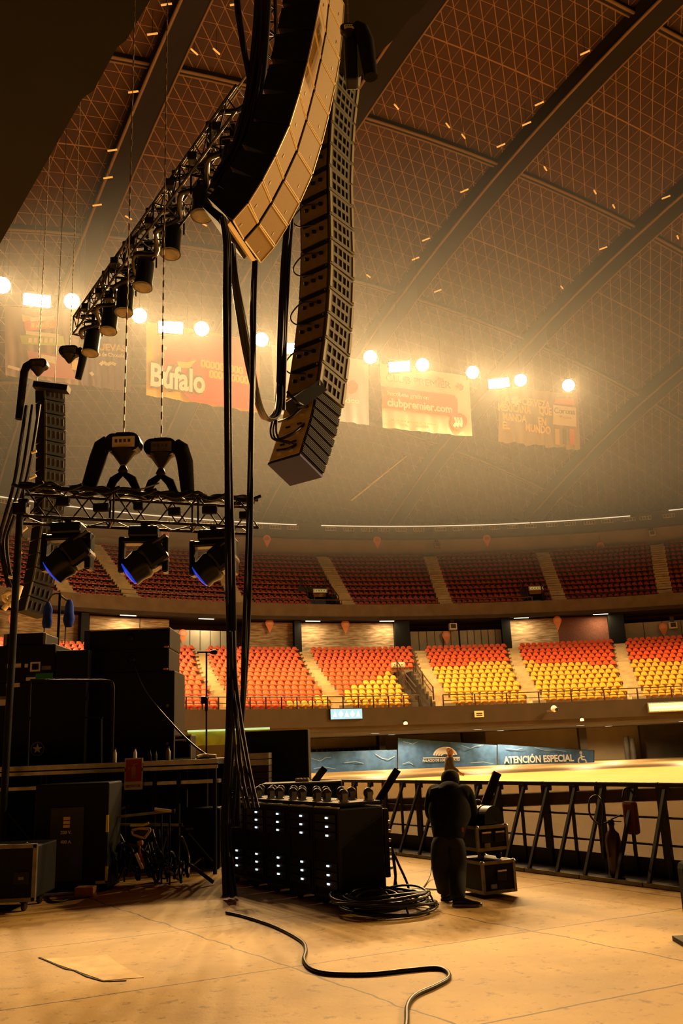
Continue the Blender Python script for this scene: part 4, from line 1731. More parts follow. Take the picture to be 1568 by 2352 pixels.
# chain hoists
def hoist(P, label, body_w, bag_side, drop, top_z, label_m, hook_to=None, bag_tilt=.15):
    t = thing('chain_hoist', label, 'chain hoist', P, 0, 'chain hoists')
    w2, h2 = body_w / 2, body_w * .27
    prof = []
    for k in range(20):
        th = 2 * pi * k / 20
        ex = (w2 - h2) * (1 if cos(th) > 0 else -1)
        prof.append(P + Vector((ex + h2 * cos(th), -body_w * .2, h2 * sin(th))))
    b = MB(); b.prism(prof, (0, body_w * .4, 0)); b.bbox(P + Vector((0, 0, h2)), (body_w * .4, body_w * .3, .05), .015)
    b.lathe(P + Vector((0, 0, -h2 * 2.3)), [(.05, 0), (w2 * .55, h2 * 1.0), (w2 * .75, h2 * 1.5)], 12)
    bd = b.build('body', M['steel_dark'], t)
    b = MB(); b.bbox(P + Vector((body_w * .04, -body_w * .205, 0)), (body_w * .62, .02, h2 * 1.15), .008); b.build('label_plate', label_m, bd)
    b = MB()
    for k in range(4):
        b.box(P + Vector((-body_w * .16 + k * body_w * .12, -body_w * .22, .015)), (body_w * .07, .012, h2 * .35))
    b.build('lettering', M['box_brown'], bd)
    # chain of links
    b = MB()
    z, k = P.z + h2, 0
    top_z = max(top_z, dome_z(P.x, P.y) - .35) if top_z > 20 else top_z
    step = max(.09, (top_z - z) / 280)
    while z < top_z:
        wx, wy = (.07, .028) if k % 2 else (.028, .07)
        b.box((P.x, P.y, z + step * .5), (wx * .42, wy * .42, step * 1.12))
        z += step
        k += 1
    b.build('chain', M['chain'], t)
    # chain bag
    s = bag_side
    b = MB()
    top = P + Vector((s * w2 * 1.05, 0, h2 * .2))
    b.tube([top + Vector((-s * .05, 0, .05)), top + Vector((s * .05, 0, -.05)), top + Vector((s * .12, 0, -.3)), top + Vector((s * (.15 + bag_tilt), 0, -drop))],
           [.10, .14, .145, .12], 10)
    b.build('chain_bag', M['black_cloth'], t)
    # hook and slings
    if hook_to is not None:
        hk = P + Vector((0, 0, -h2 * 2.5))
        b = MB(); b.lathe(hk - Vector((0, 0, .12)), [(.05, 0), (.09, .05), (.05, .14)], 10); b.build('hook', M['steel_dark'], t)
        for dx in (-.28, .28):
            b = MB()
            e = Vector((P.x + dx, P.y, hook_to))
            b.tube([hk + Vector((0, 0, -.1)), lerp(hk, e, .45) + Vector((dx * .12, 0, 0)), e], [.045, .08, .06], 8)
            b.build('sling', M['black_cloth'], t)
    return t


zt = TL0.z + .27
p1 = at(286, 1019, 14.6); p1.x, p1.z = at(283, 1019, 14.6).x, p1.z
p1 = Vector((lerp(TL0, TR0, .44).x - .06, 14.55, at(283, 1019, 14.55).z))
hoist(at(284, 1020, 14.6), 'chain hoist with a bright label plate over the box truss', .62, -1, .95, 24.0, M['cream'], zt)
hoist(at(370, 1030, 14.85), 'chain hoist with a dark label plate over the box truss', .58, 1, .85, 24.0, M['alu_dull'], zt, .02)
hoist(at(801, 68, 12.6), 'chain hoist with a small gold label right of the tan speaker array', .30, 1, 1.0, 17.0, M['grille_edge'], None, .02)
b = MB()
q = at(806, 140, 12.75)
b.bbox(q, (.22, .3, .95), .04)
b.build('hoist_block', M['black'], bpy.data.objects['chain_hoist.002'])
# slack cable between the two hoists
b = MB()
b.tube(smooth([at(300, 1126, 14.5), at(330, 1122, 14.5), at(365, 1110, 14.7)], 6), .014, 5)
tag(b.build('slack_cable', M['chain']), 'thin slack cable between the two chain hoists on the box truss', 'cable')

# high truss with hanging cans
HZT = 13.0
H0, H1 = gz(190, 752, HZT), gz(572, 236, HZT)
tr2, hd, hs, hu = truss('lighting_truss', 'high truss slanting up behind the tan speaker array, hung with can lights', H0, H1, .52, M['truss'], .36)
L2 = (H1 - H0).length
b = MB()
rail = [H0 + hd * (L2 * q) + Vector((0, 0, .85)) - hs * .1 for q in (.0, .14, .3, .46, .62, .8, .97)]
b.tube(rail, .022, 6)
b.tube([p - Vector((0, 0, .28)) + hs * .1 for p in rail], .02, 6)
b.build('safety_rail', M['alu_dull'], tr2)
for p in rail[1:6]:
    b = MB(); b.tube([p - Vector((0, 0, .6)), p + Vector((0, 0, .10))], .04, 8); b.lathe(p + Vector((0, 0, .05)), [(.06, 0), (.06, .1)], 8); b.build('rail_post', M['black'], tr2)
b = MB()
b.tube(smooth([H0 + hd * (L2 * k / 22) + hs * (.18 * sin(k * 2.1)) + Vector((0, 0, -.3 + .07 * sin(k * 3.3))) for k in range(23)], 3), .06, 6)
b.tube(smooth([H0 + hd * (L2 * k / 22) + hs * (.2 * sin(k * 1.3 + 1)) + Vector((0, 0, .25 + .09 * sin(k * 2.3))) for k in range(23)], 3), .05, 6)
for k in range(16):
    b.bbox(H0 + hd * (L2 * (.05 + k * .058)) + hs * (.25 if k % 2 else -.2) + Vector((0, 0, -.1 + .12 * (k % 3))), (.2, .22, .18), .03)
b.build('draped_cable', M['rubber'], tr2)


def can_light(P, tilt, label, size=.5):
    t = thing('can_light', label, 'stage light', P, 0, 'can lights on the high truss')
    ax = Vector((sin(tilt) * .5, -.15, -cos(tilt))).normalized()
    c = Vector((0, 0, -.25))
    b = MB(); b.lathe(c, [(.05, -.08), (size * .30, 0), (size * .36, size * .25), (size * .36, size * 1.1), (size * .40, size * 1.3)], 16, 0, ax); bd = b.build('can', M['black_gloss'], t, world=False)
    b = MB(); b.lathe(c + ax * size * 1.29, [(size * .37, 0), (size * .3, .02)], 16, 0, ax); b.build('glass', M['alu_dull'], bd, world=False)
    b = MB(); b.tube([(-.24, 0, 0), (-.24, 0, -.45)], .022, 6); b.tube([(.24, 0, 0), (.24, 0, -.45)], .022, 6); b.tube([(-.24, 0, 0), (.24, 0, 0)], .03, 6); b.build('yoke', M['steel_dark'], t, world=False)
    b = MB(); b.box((0, 0, .12), (.1, .1, .28)); b.box((0, 0, .16), (.7, .08, .06)); b.build('clamp', M['black'], t, world=False)
    return t


cl = None
for i, q in enumerate((.045, .19, .30, .44, .60, .76, .90)):
    p = H0 + hd * (L2 * q) + hs * ((.16 if hs.x > 0 else -.16)) + Vector((0, 0, .02))
    lab = 'black can light under the high truss, %s counted up from its lower left end' % ORD[i]
    if cl is None:
        cl = can_light(p, -.1, lab, .57)
    else:
        dup(cl, p, .2 * (i % 3) - .1, lab)

# thick cable drops behind the tan array
def bundle(label, paths, r, cat='cable', name='cable_bundle', m='rubber'):
    pts = paths[0]
    t = thing(name, label, cat, pts[0])
    for k, pth in enumerate(paths):
        b = MB(); b.tube(smooth(pth, 5), r if not isinstance(r, (list, tuple)) else r[k % len(r)], 7); b.build('strand', M[m], t)
    return t


def strands(pix, Y, n, spread, seed, end_spread=None):
    rnd = random.Random(seed)
    out = []
    for k in range(n):
        ox, ph = (k - (n - 1) / 2) / max(1, n - 1) * spread, rnd.uniform(0, 6)
        pth = []
        for i, (x, y) in enumerate(pix):
            yy = Y[i] if isinstance(Y, (list, tuple)) else Y
            w_ = 1.0 if end_spread is None else lerp(1, end_spread, i / (len(pix) - 1))
            p = at(x, y, yy)
            pth.append(p + Vector((ox * w_ + .012 * sin(i * 1.7 + ph), rnd.uniform(-.05, .05), 0)))
        out.append(pth)
    return out


bundle('thick black cable drop above the black side of the tan speaker array', strands([(604, -60), (600, 60), (590, 170), (572, 260), (548, 345), (515, 400), (497, 440)], 13.4, 5, .22, 3), [.05, .06, .045])
bundle('thin black cable hanging at the top, left of the thick cable drop', strands([(543, -40), (545, 12), (556, 80), (562, 125), (572, 180)], 13.4, 3, .06, 4), [.03, .04])
truss('box_truss', 'short upright truss behind the tan speaker array at the top', at(617, 190, 14.2), at(617, 190, 14.2) + Vector((0, 0, 4)), .32, M['truss'], .3)

# ================================================================== SPEAKER ARRAYS
def profile(pix, P0, nrm):
    """points of the measured edge in the upright plane through P0 with normal nrm"""
    return [onplane(x, y, P0, nrm) for x, y in pix]


def resample(pts, n):
    d_ = [0]
    for i in range(1, len(pts)):
        d_.append(d_[-1] + (pts[i] - pts[i - 1]).length)
    out = []
    for k in range(n + 1):
        s = d_[-1] * k / n
        for i in range(1, len(pts)):
            if d_[i] >= s - 1e-9:
                q = (s - d_[i - 1]) / max(1e-9, d_[i] - d_[i - 1])
                out.append(lerp(pts[i - 1], pts[i], q))
                break
    return out


# near array: tan grilles face the hall
PA = at(687, 214, 12.2)
PBf = gz(737, 332, PA.z)
Wd = (PBf - PA)
Wd.z = 0
Wl = Wd.length
Wd.normalize()
front = Vector((Wd.y, -Wd.x, 0))
edge = profile([(746, -130), (741, -62), (734, 5), (722, 68), (706, 141), (687, 214), (664, 288), (632, 358), (602, 415), (570, 466), (533, 508)], PA, Wd)
arr = thing('speaker_array', 'big curved speaker array with bright tan grilles hanging at the top', 'speaker array', (PA.x, PA.y, edge[-1].z))
for i in range(len(edge) - 1):
    a, c = edge[i], edge[i + 1]
    dn = (c - a).normalized()
    inn = Wd.cross(dn).normalized()
    if inn.dot(front) > 0:
        inn = -inn
    a2, c2 = a + dn * .018, c - dn * .018
    dep = .66
    b = MB()
    fr0, fr1 = inn * .19, inn * dep
    b.prism([a2 + fr0, c2 + fr0, c2 + fr1 - dn * .05, a2 + fr1 + dn * .05], Wd * Wl)
    for w0 in (0, Wl - .03):
        b.prism([a2 + Wd * w0 + inn * .006, c2 + Wd * w0 + inn * .006, c2 + Wd * w0 + fr0, a2 + Wd * w0 + fr0], Wd * .03)
    cab = b.build('cabinet', M['black'], arr)
    half = Wl / 2
    for side in (0, 1):
        # each grille slopes from the outer edge back to the centre valley
        o0 = 0 if side == 0 else Wl
        o1 = half - .035 if side == 0 else half + .035
        b = MB()
        P_ = [a2 + Wd * o0, c2 + Wd * o0, c2 + Wd * o1 + inn * .075, a2 + Wd * o1 + inn * .075]
        k = .985
        m_ = (P_[0] + P_[1] + P_[2] + P_[3]) / 4
        b.prism([m_ + (p - m_) * k for p in P_], inn * .02)
        g = b.build('grille', M['grille'], cab)
        b = MB()
        for e0, e1 in ((0, 1), (1, 2), (3, 0)):
            b.beam(P_[e0] - inn * .004, P_[e1] - inn * .004, .016, .02)
        b.build('grille_frame', M['grille_edge'], cab)
        b = MB()
        q = m_ + dn * .10 + Wd * (.10 if side else -.05)
        b.beam(q - dn * .03 - inn * .012, q + dn * .03 - inn * .012, .022, .012)
        b.build('badge', M['white'], cab)
    for s in (.02,):
        b = MB()
        q = lerp(a, c, .5)
        b.beam(q - dn * .06 - Wd * .012 + inn * .05, q + dn * .06 - Wd * .012 + inn * .05, .02, .05)
        b.beam(q - dn * .06 + Wd * (Wl + .012) + inn * .03, q + dn * .06 + Wd * (Wl + .012) + inn * .03, .02, .05)
        b.build('rigging_pin', M['black_gloss'], cab)
# bottom bar of the array
a = edge[-1]
dn = (edge[-1] - edge[-2]).normalized()
inn = Wd.cross(dn).normalized()
if inn.dot(front) > 0:
    inn = -inn
b = MB()
b.prism([a + dn * .02 + inn * .02, a + dn * .09 + inn * .02, a + dn * .09 + inn * .13, a + dn * .02 + inn * .13], Wd * Wl)
b.build('bottom_bar', M['grille_edge'], arr)
b = MB()
b.prism([a + dn * .0 + inn * .2, a + dn * .14 + inn * .2, a + dn * .10 + inn * .62, a + inn * .62], Wd * Wl * .9)
b.build('bottom_frame', M['black'], arr)

# second array: rear panels to the left, louvred sides to the right
def second_array(label, corner_pix, Y, nd, wr, ws, count_big, big_h, small_px, mats, loops=True, name='speaker_array'):
    P0 = at(*corner_pix[len(corner_pix) // 2], Y)
    sd = Vector((nd[0], nd[1], 0)).normalized()         # along the side face, away from us
    rd = Vector((-sd.y, sd.x, 0))                        # along the rear face, to the left
    if rd.x > 0:
        rd = -rd
    pts = profile(corner_pix, P0, rd)
    t = thing(name, label, 'speaker array', (P0.x, P0.y, pts[-1].z))
    cells = resample(pts, count_big)
    return t, sd, rd, cells


C2 = [(778, 105), (769, 170), (761, 235), (756, 300), (752, 390), (754, 470), (756, 560), (755, 620), (752, 680), (747, 740), (740, 800), (727, 890)]
t2a, sd, rd, cells = second_array('tall speaker array with grid sides hanging behind the tan one', C2, 17.0, (.60, .80), .82, .72, 15, 0, None, None)
WR, WS = .80, .86
for i in range(15):
    a, c = cells[i], cells[i + 1]
    dn = (c - a).normalized()
    bk = sd
    inn = (bk - dn * bk.dot(dn)).normalized()
    a2, c2 = a + dn * .012, c - dn * .012
    b = MB()
    b.prism([a2, c2, c2 + inn * WS, a2 + inn * WS], rd * WR)
    cab = b.build('cabinet', M['box_brown'] if i > 7 else M['black'], t2a)
    nside = -rd
    # side frame plate with eight openings: built from strips
    b = MB()
    H_ = (c2 - a2).length
    def sp(x, y, o=0.0):
        return a2 + inn * (x * WS) + dn * (y * H_) + nside * o
    xs = [0.0, .14, .22, .29, .40, .47, .58, .65, .74, .82, 1.0]
    xo = [(0.14, .28), (.33, .47), (.52, .64), (.69, .78)]
    ys = [(.12, .42), (.56, .86)]
    xe = [0] + [v for q in xo for v in q] + [1]
    ye = [0] + [v for q in ys for v in q] + [1]
    for xi in range(len(xe) - 1):
        for yi in range(len(ye) - 1):
            if xi % 2 == 1 and yi % 2 == 1:
                continue
            b.hexa([sp(xe[xi], ye[yi], .002), sp(xe[xi + 1], ye[yi], .002), sp(xe[xi + 1], ye[yi + 1], .002), sp(xe[xi], ye[yi + 1], .002),
                    sp(xe[xi], ye[yi], .035), sp(xe[xi + 1], ye[yi], .035), sp(xe[xi + 1], ye[yi + 1], .035), sp(xe[xi], ye[yi + 1], .035)])
    b.build('side_plate', M['olive'], cab)
    b = MB()
    b.hexa([sp(.90, .08, .036), sp(.985, .08, .036), sp(.985, .92, .036), sp(.90, .92, .036), sp(.90, .08, .06), sp(.985, .08, .06), sp(.985, .92, .06), sp(.90, .92, .06)])
    b.build('rigging_bar', M['bar_edge'], cab)
    b = MB()
    b.hexa([sp(.0, .06, .036), sp(.07, .06, .036), sp(.07, .94, .036), sp(.0, .94, .036), sp(.0, .06, .06), sp(.07, .06, .06), sp(.07, .94, .06), sp(.0, .94, .06)])
    b.build('rigging_bar', M['bar_edge'], cab)
    # rear panel with connector row
    b = MB()
    rp = [a2 + rd * .04 + dn * .03, a2 + rd * (WR - .04) + dn * .03, c2 + rd * (WR - .04) - dn * .03, c2 + rd * .04 - dn * .03]
    b.prism(rp, -inn * .012)
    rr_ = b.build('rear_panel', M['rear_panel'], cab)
    b = MB()
    for k in range(3):
        q = lerp(a2, c2, .5) + rd * (.18 + k * .2) - inn * .05
        b.bbox(q, (.09, .08, .06), .015)
    b.beam(lerp(a2, c2, .12) + rd * .02 - inn * .05, lerp(a2, c2, .12) + rd * (WR * .85) - inn * .05, .07, .05)
    b.build('connector_row', M['black'], rr_)
    if i > 4 and i % 2:
        b = MB()
        q0 = lerp(a2, c2, .5) + rd * .2 - inn * .06
        b.tube(smooth([q0, q0 + rd * .35 - inn * .12 + Vector((0, 0, .03)), q0 + rd * .62 - inn * .16 + Vector((0, 0, -.2)), q0 + rd * .5 - inn * .14 + Vector((0, 0, -.42)), q0 + rd * .15 - inn * .08 + Vector((0, 0, -.5))], 6), .016, 6)
        b.build('patch_cable', M['rubber'], cab)
# lower curved part of narrower ribbed boxes
C3 = profile([(727, 893), (722, 925), (715, 958), (705, 992), (693, 1030), (690, 1040)], cells[7], rd)
low = resample(C3, 7)
for i in range(7):
    a, c = low[i], low[i + 1]
    dn = (c - a).normalized()
    inn = (sd - dn * sd.dot(dn)).normalized()
    a2, c2 = a + dn * .008, c - dn * .008
    b = MB()
    k = .92 - i * .015
    b.prism([a2, c2, c2 + inn * WS * k, a2 + inn * WS * k], rd * WR)
    cab = b.build('small_cabinet', M['box_brown'], t2a)
    b = MB()
    for q in range(5):
        e = lerp(a2, c2, .15 + q * .17)
        b.beam(e - rd * .02, e - rd * .02 + inn * WS * k, .03, .02)
    b.build('side_ribs', M['black'], cab)
    b = MB()
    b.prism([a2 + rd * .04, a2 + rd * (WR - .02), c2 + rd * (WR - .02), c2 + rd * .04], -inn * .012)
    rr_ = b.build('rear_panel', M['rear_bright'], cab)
    b = MB()
    for kx in (.25, .55):
        q = lerp(a2, c2, .5) + rd * kx - inn * .03
        b.beam(q - rd * .05, q + rd * .05, .03, .03)
    b.build('handle', M['black'] if i % 2 else M['white'], rr_)
# bottom plate, the blue light on it put into its colour
a = low[-1]
dn = (low[-1] - low[-2]).normalized()
inn = (sd - dn * sd.dot(dn)).normalized()
b = MB()
b.prism([a + dn * .01, a + dn * .06, a + dn * .06 + inn * WS * .84, a + dn * .01 + inn * WS * .84], rd * (WR + .02))
b.build('bottom_plate', mat('panel with blue light', (.03, .045, .32), .6), t2a)
# dark pull back frame over the lower boxes
b = MB()
q0, q1 = at(668, 935, 16.3), at(732, 890, 16.7)
b.beam(q0, q1, .34, .26)
b.build('pull_back_frame', M['black'], t2a)
b = MB()
for pa_, pb2 in (((640, 1010), (706, 968)), ((636, 1035), (694, 1012)), ((660, 900), (705, 935)), ((690, 940), (640, 968))):
    b.tube(smooth([at(*pa_, 16.2), at((pa_[0] + pb2[0]) / 2, (pa_[1] + pb2[1]) / 2 + 6, 16.1), at(*pb2, 16.5)], 5), .03, 6)
b.build('rigging_strap', M['rubber'], t2a)

# far array at the left edge
C4 = [(102, 885), (104, 960), (104, 1040), (102, 1120), (97, 1190), (88, 1260), (76, 1330), (58, 1402)]
t3a, sd3, rd3, cells3 = second_array('small dark speaker array far off at the left edge', C4, 30.0, (.65, .76), .8, .8, 16, 0, None, None)
for i in range(16):
    a, c = cells3[i], cells3[i + 1]
    dn = (c - a).normalized()
    inn = (sd3 - dn * sd3.dot(dn)).normalized()
    a2, c2 = a + dn * .02, c - dn * .02
    b = MB(); b.prism([a2, c2, c2 + inn * .82, a2 + inn * .82], rd3 * .62); cab = b.build('cabinet', M['black'], t3a)
    b = MB()
    for k in range(4):
        q = lerp(a2, c2, .5) + inn * (.14 + .18 * k) - rd3 * .01
        b.beam(q - dn * .13, q + dn * .13, .11, .03)
    b.build('side_louvres', M['box_brown'], cab)
    b = MB(); b.beam(a2 - rd3 * .015, c2 - rd3 * .015, .06, .05); b.build('corner_edge', M['olive'], cab)
b = MB()
for k, (x0, y0, x1, y1) in enumerate([(72, 1040, 84, 1036), (67, 1099, 83, 1092), (48, 1222, 62, 1211), (40, 1274, 50, 1268), (20, 1325, 40, 1330)]):
    b.tube([at(x0, y0, 29.3), at(x1, y1, 29.3)], .05, 6)
b.build('bright_fitting', M['white'], t3a)
b = MB()
for p_ in ([(8, 1400), (25, 1378), (42, 1352)], [(20, 1392), (38, 1372), (48, 1345)], [(10, 1366), (25, 1360), (40, 1370), (28, 1385), (12, 1378), (10, 1366)]):
    b.tube(smooth([at(x, y, 29.2) for x, y in p_], 4), .09, 6)
b.build('pale_tail', M['cream'], t3a)
b = MB(); b.beam(at(80, 886, 29.8), at(158, 895, 29.8), .4, .22); b.build('top_bar', M['black'], t3a)
for q_ in (85, 125):
    p_ = at(q_, 886, 30.0)
    b = MB(); b.tube([p_, (p_.x, p_.y, dome_z(p_.x, p_.y) - .3)], .012, 5); b.build('suspension_wire', M['steel_dark'], t3a)
bundle('thin black cables hanging left of the far speaker array', strands([(75, 930), (62, 1020), (45, 1110), (22, 1190), (8, 1240), (14, 1300), (26, 1350)], 29.5, 3, .5, 8, .3), [.06, .05])
hoist(at(88, 838, 29.6), 'small dark hoist on top of the far speaker array', .7, -1, 2.1, 30.0, M['box_brown'], None, .08)
hoist(at(160, 808, 29.6), 'lone dark hoist hanging right of the far speaker array', .72, 1, 1.1, 30.0, M['box_brown'], None, -.18)

# ================================================================== HANGING CABLE BUNDLES
bundle('long black cable bundle hanging from the tan array to the floor, left one', strands([(512, 500), (522, 560), (521, 700), (522, 900), (526, 1100), (530, 1300), (531, 1500), (527, 1700), (520, 1900), (528, 2060)], [12.3] * 7 + [12.2, 12.0, 11.7], 5, .075, 11, 1.4), [.024, .02, .027], name='cable_bundle')
bundle('second long black cable bundle, hanging right of the left one', strands([(585, 600), (582, 700), (582, 850), (577, 1000), (572, 1250), (566, 1450), (557, 1640), (545, 1760), (540, 1900)], [12.5] * 6 + [12.4, 12.2, 12.0], 4, .05, 12, 1.2), [.024, .02], name='cable_bundle')
bundle('black cable bundle swinging in a loop from the tan array to the tall one', strands([(530, 560), (540, 640), (556, 740), (575, 850), (594, 930), (612, 962), (632, 955), (640, 925), (643, 880)], [12.4, 12.6, 13, 13.5, 14.2, 14.8, 15.3, 15.7, 15.9], 5, .09, 13), [.028, .034], name='cable_bundle')
bundle('cable tail from the loop up along the tall speaker array', strands([(641, 940), (645, 860), (648, 780), (652, 690), (655, 600), (662, 520), (668, 430), (676, 330)], 15.9, 4, .14, 14), [.03, .04], name='cable_bundle')
bundle('thin cables splaying from the left bundle down to the amplifier racks', strands([(533, 1450), (537, 1560), (545, 1660), (555, 1740), (566, 1800), (578, 1856)], [12.1, 12, 11.9, 11.8, 11.6, 11.5], 4, .06, 15, 3.0), [.018, .022], name='cable_bundle')
bundle('thin loose cables hanging under the tall speaker array', strands([(630, 965), (628, 990), (634, 1008), (655, 1015), (672, 1018)], 16.1, 3, .1, 16), [.02], name='cable_bundle')

# ================================================================== STAGE AT THE LEFT
def pbox(x0, y0, x1, y1, Y, dep, bev=.015, z0=None):
    """centre and size of an upright box whose front fills the measured rectangle at distance Y"""
    c = at((x0 + x1) / 2, (y0 + y1) / 2, Y)
    l, r_ = at(x0, (y0 + y1) / 2, Y), at(x1, (y0 + y1) / 2, Y)
    t_, b_ = at((x0 + x1) / 2, y0, Y), at((x0 + x1) / 2, y1, Y)
    zb = b_.z if z0 is None else z0
    return Vector((c.x, Y + dep / 2, (t_.z + zb) / 2)), (r_.x - l.x, dep, t_.z - zb)


DECK = at(250, 1752, 14.0).z
SXR = at(500, 1745, 14.0).x                     # right end of the stage
SXL = -9.5
t = thing('stage_deck', 'black stage deck with a bright aluminium front edge at the left', 'stage', ((SXL + SXR) / 2, 14.0, 0))
b = MB(); b.box(((SXL + SXR) / 2, 16.6, DECK - .04), (SXR - SXL, 5.1, .08)); b.build('deck_panel', M['black'], t)
b = MB(); b.box(((SXL + SXR) / 2, 14.02, DECK - .035), (SXR - SXL, .05, .07)); b.box(((SXL + SXR) / 2, 14.0, DECK - .115), (SXR - SXL, .04, .05)); b.build('front_rail', M['alu'], t)
b = MB(); b.box(((SXL + SXR) / 2, 14.25, DECK - .33), (SXR - SXL, .26, .05)); b.build('lower_rail', M['alu'], t)
for x in [SXR - .06] + [at(px, 1780, 14.1).x for px in (410, 355, 262, 110)] + [-5.6, -7.2]:
    b = MB(); b.tube([(x, 14.1, 0), (x, 14.1, DECK - .09)], .032, 8); b.build('leg', M['black'], t)
    b = MB(); b.tube([(x, 16.8, 0), (x, 16.8, DECK - .09)], .032, 8); b.build('leg', M['black'], t)
for i in range(4):
    b = MB()
    x0 = SXR - .1 - i * 1.2
    b.tube([(x0, 14.35, .1), (x0 - 1.1, 14.35, DECK - .3)], .022, 6)
    b.build('brace', M['steel_dark'], t)
b = MB(); b.box(((SXL + SXR) / 2, 17.6, DECK / 2 - .05), (SXR - SXL, .04, DECK - .12)); b.build('skirt', M['black_cloth'], t)


def cabinet(name, label, rect, Y, dep, cat, z0=None, m='black', group=None, handles=1):
    c, s = pbox(*rect, Y, dep, z0=z0)
    t = thing(name, label, cat, (c.x, c.y, c.z - s[2] / 2), 0, group)
    b = MB(); b.bbox(c, s, .02); b.build('body', M[m], t)
    f = c.y - s[1] / 2
    for k in range(handles):
        hx = c.x + s[0] * (.0 if handles == 1 else (-.25 + .5 * k))
        b = MB(); b.bbox((hx, f - .005, c.z + s[2] * .08), (.14, .02, .10), .008); b.tube([(hx - .05, f - .03, c.z + s[2] * .08), (hx + .05, f - .03, c.z + s[2] * .08)], .012, 6)
        b.build('handle', M['steel_dark'], t)
    for zz in (-.47, .47):
        b = MB()
        b.box((c.x, f - .003, c.z + s[2] * zz), (s[0] * .98, .012, .014))
        b.build('seam_strip', M['steel_dark'], t)
    return t, c, s, f


YB = 15.6
big, cB, sB, fB = cabinet('bass_cabinet', 'large black cabinet under two flat ones on the stage', (207, 1543, 400, 1738), YB, 1.0, 'speaker', DECK, handles=0)
b = MB(); b.bbox((cB.x + sB[0] * .42, fB - .01, cB.z + sB[2] * .1), (.04, .02, .05), .006); b.bbox((cB.x + sB[0] * .42, fB - .01, cB.z - sB[2] * .32), (.04, .02, .05), .006); b.build('latch', M['alu_dull'], big)
md_, cM, sM, fM = cabinet('flat_cabinet', 'flat black cabinet, lower of two stacked on the large cabinet', (206, 1492, 388, 1542.5), YB, 1.0, 'speaker', cB.z + sB[2] / 2)
tp_, cT, sT, fT = cabinet('flat_cabinet', 'flat black cabinet on top of the stack, with a lit upper edge', (193, 1444, 390, 1491), YB, 1.0, 'speaker', cM.z + sM[2] / 2)
b = MB(); b.box((cT.x, fT - .002, cT.z + sT[2] / 2 - .01), (sT[0], .016, .022)); b.build('edge_trim', M['grille_edge'], tp_)  # pale strip paints the light along the upper edge
b = MB(); b.box((cT.x - sT[0] / 2 + .055, fT - .008, cT.z), (.10, .012, sT[2] * .96)); b.build('blue_lit_side', mat('blue light tint', (.015, .02, .12), .7), tp_)  # blue light on the left end, put into the colour
for tt, cc, ss, ff in ((tp_, cT, sT, fT), (md_, cM, sM, fM)):
    b = MB(); b.bbox((cc.x + ss[0] * .46, ff - .01, cc.z - ss[2] * .44), (.08, .03, .03), .008); b.build('corner_foot', M['pin'], tt)
    b = MB(); b.lathe((cc.x + ss[0] * .03, ff - .02, cc.z + .02), [(.075, 0), (.075, .015), (.03, .03)], 12, 0, (0, -1, 0)); b.build('socket', M['steel_dark'], tt)

lo_, cL, sL, fL = cabinet('bass_cabinet', 'large black cabinet with a white star emblem at the left edge', (-60, 1566, 196, 1742), 15.2, 1.0, 'speaker', DECK, handles=0)
m1_, c1, s1, f1 = cabinet('flat_cabinet', 'black case with white and green labels at the left edge', (-60, 1482, 126, 1565.5), 15.2, .9, 'case', cL.z + sL[2] / 2, handles=0)
m2_, c2_, s2_, f2 = cabinet('flat_cabinet', 'plain black cabinet standing between the labelled case and the tall stack', (127, 1493, 203, 1565.5), 15.2, .9, 'speaker', cL.z + sL[2] / 2, handles=0)
m3_, c3_, s3_, f3 = cabinet('small_case', 'small black case on top of the labelled case', (10, 1455, 104, 1481.5), 15.25, .7, 'case', c1.z + s1[2] / 2, handles=0)
b = MB(); b.bbox((c3_.x - s3_[0] * .5 + .02, f3 - .005, c3_.z), (.06, .03, s3_[2]), .01); b.bbox((c3_.x + s3_[0] * .5 - .01, f3 - .005, c3_.z), (.05, .03, s3_[2]), .01); b.build('corner', M['alu_dull'], m3_)


def label_plate(parent, x0, y0, x1, y1, Y, m, name='label'):
    a, c = at(x0, y0, Y), at(x1, y1, Y)
    b = MB(); b.box(((a.x + c.x) / 2, Y, (a.z + c.z) / 2), (c.x - a.x, .012, a.z - c.z)); return b.build(name, M[m], parent)


for r_, m in (((17, 1525, 48, 1533), 'white'), ((57, 1525, 64, 1533), 'white'), ((60, 1556, 81, 1563), 'white')):
    label_plate(m1_, *r_, f1 - .006, m)
label_plate(m1_, 82, 1547, 121, 1565, f1 - .006, 'green', 'green_strip')
label_plate(m1_, 70, 1521, 92, 1542, f1 - .006, 'white', 'square_label')
label_plate(m1_, 74, 1525, 88, 1538, f1 - .014, 'steel_dark', 'emblem')
label_plate(m1_, 96, 1530, 117, 1538, f1 - .006, 'alu_dull')
label_plate(lo_, 15, 1570, 45, 1578, fL - .006, 'cream')
label_plate(lo_, 0, 1600, 26, 1606, fL - .006, 'alu_dull')
label_plate(lo_, 0, 1607, 26, 1620, fL - .006, 'white')
sc = at(86, 1720, fL - .01)
b = MB()
R0, R1 = .105, .045
for k in range(24):
    t0, t1_ = 2 * pi * k / 24, 2 * pi * (k + .72) / 24
    b.prism([sc + Vector((.115 * cos(t0), 0, .115 * sin(t0))), sc + Vector((.115 * cos(t1_), 0, .115 * sin(t1_))), sc + Vector((.097 * cos(t1_), 0, .097 * sin(t1_))), sc + Vector((.097 * cos(t0), 0, .097 * sin(t0)))], (0, -.006, 0))
b.build('emblem_ring', M['alu_dull'], lo_)
pts = [sc + Vector(((.085 if k % 2 == 0 else .034) * sin(pi * k / 5), 0, (.085 if k % 2 == 0 else .034) * cos(pi * k / 5))) for k in range(10)]
b = MB()
for k in range(10):
    b.prism([sc, pts[k], pts[(k + 1) % 10]], (0, -.006, 0))
b.build('emblem_star', M['white'], lo_)

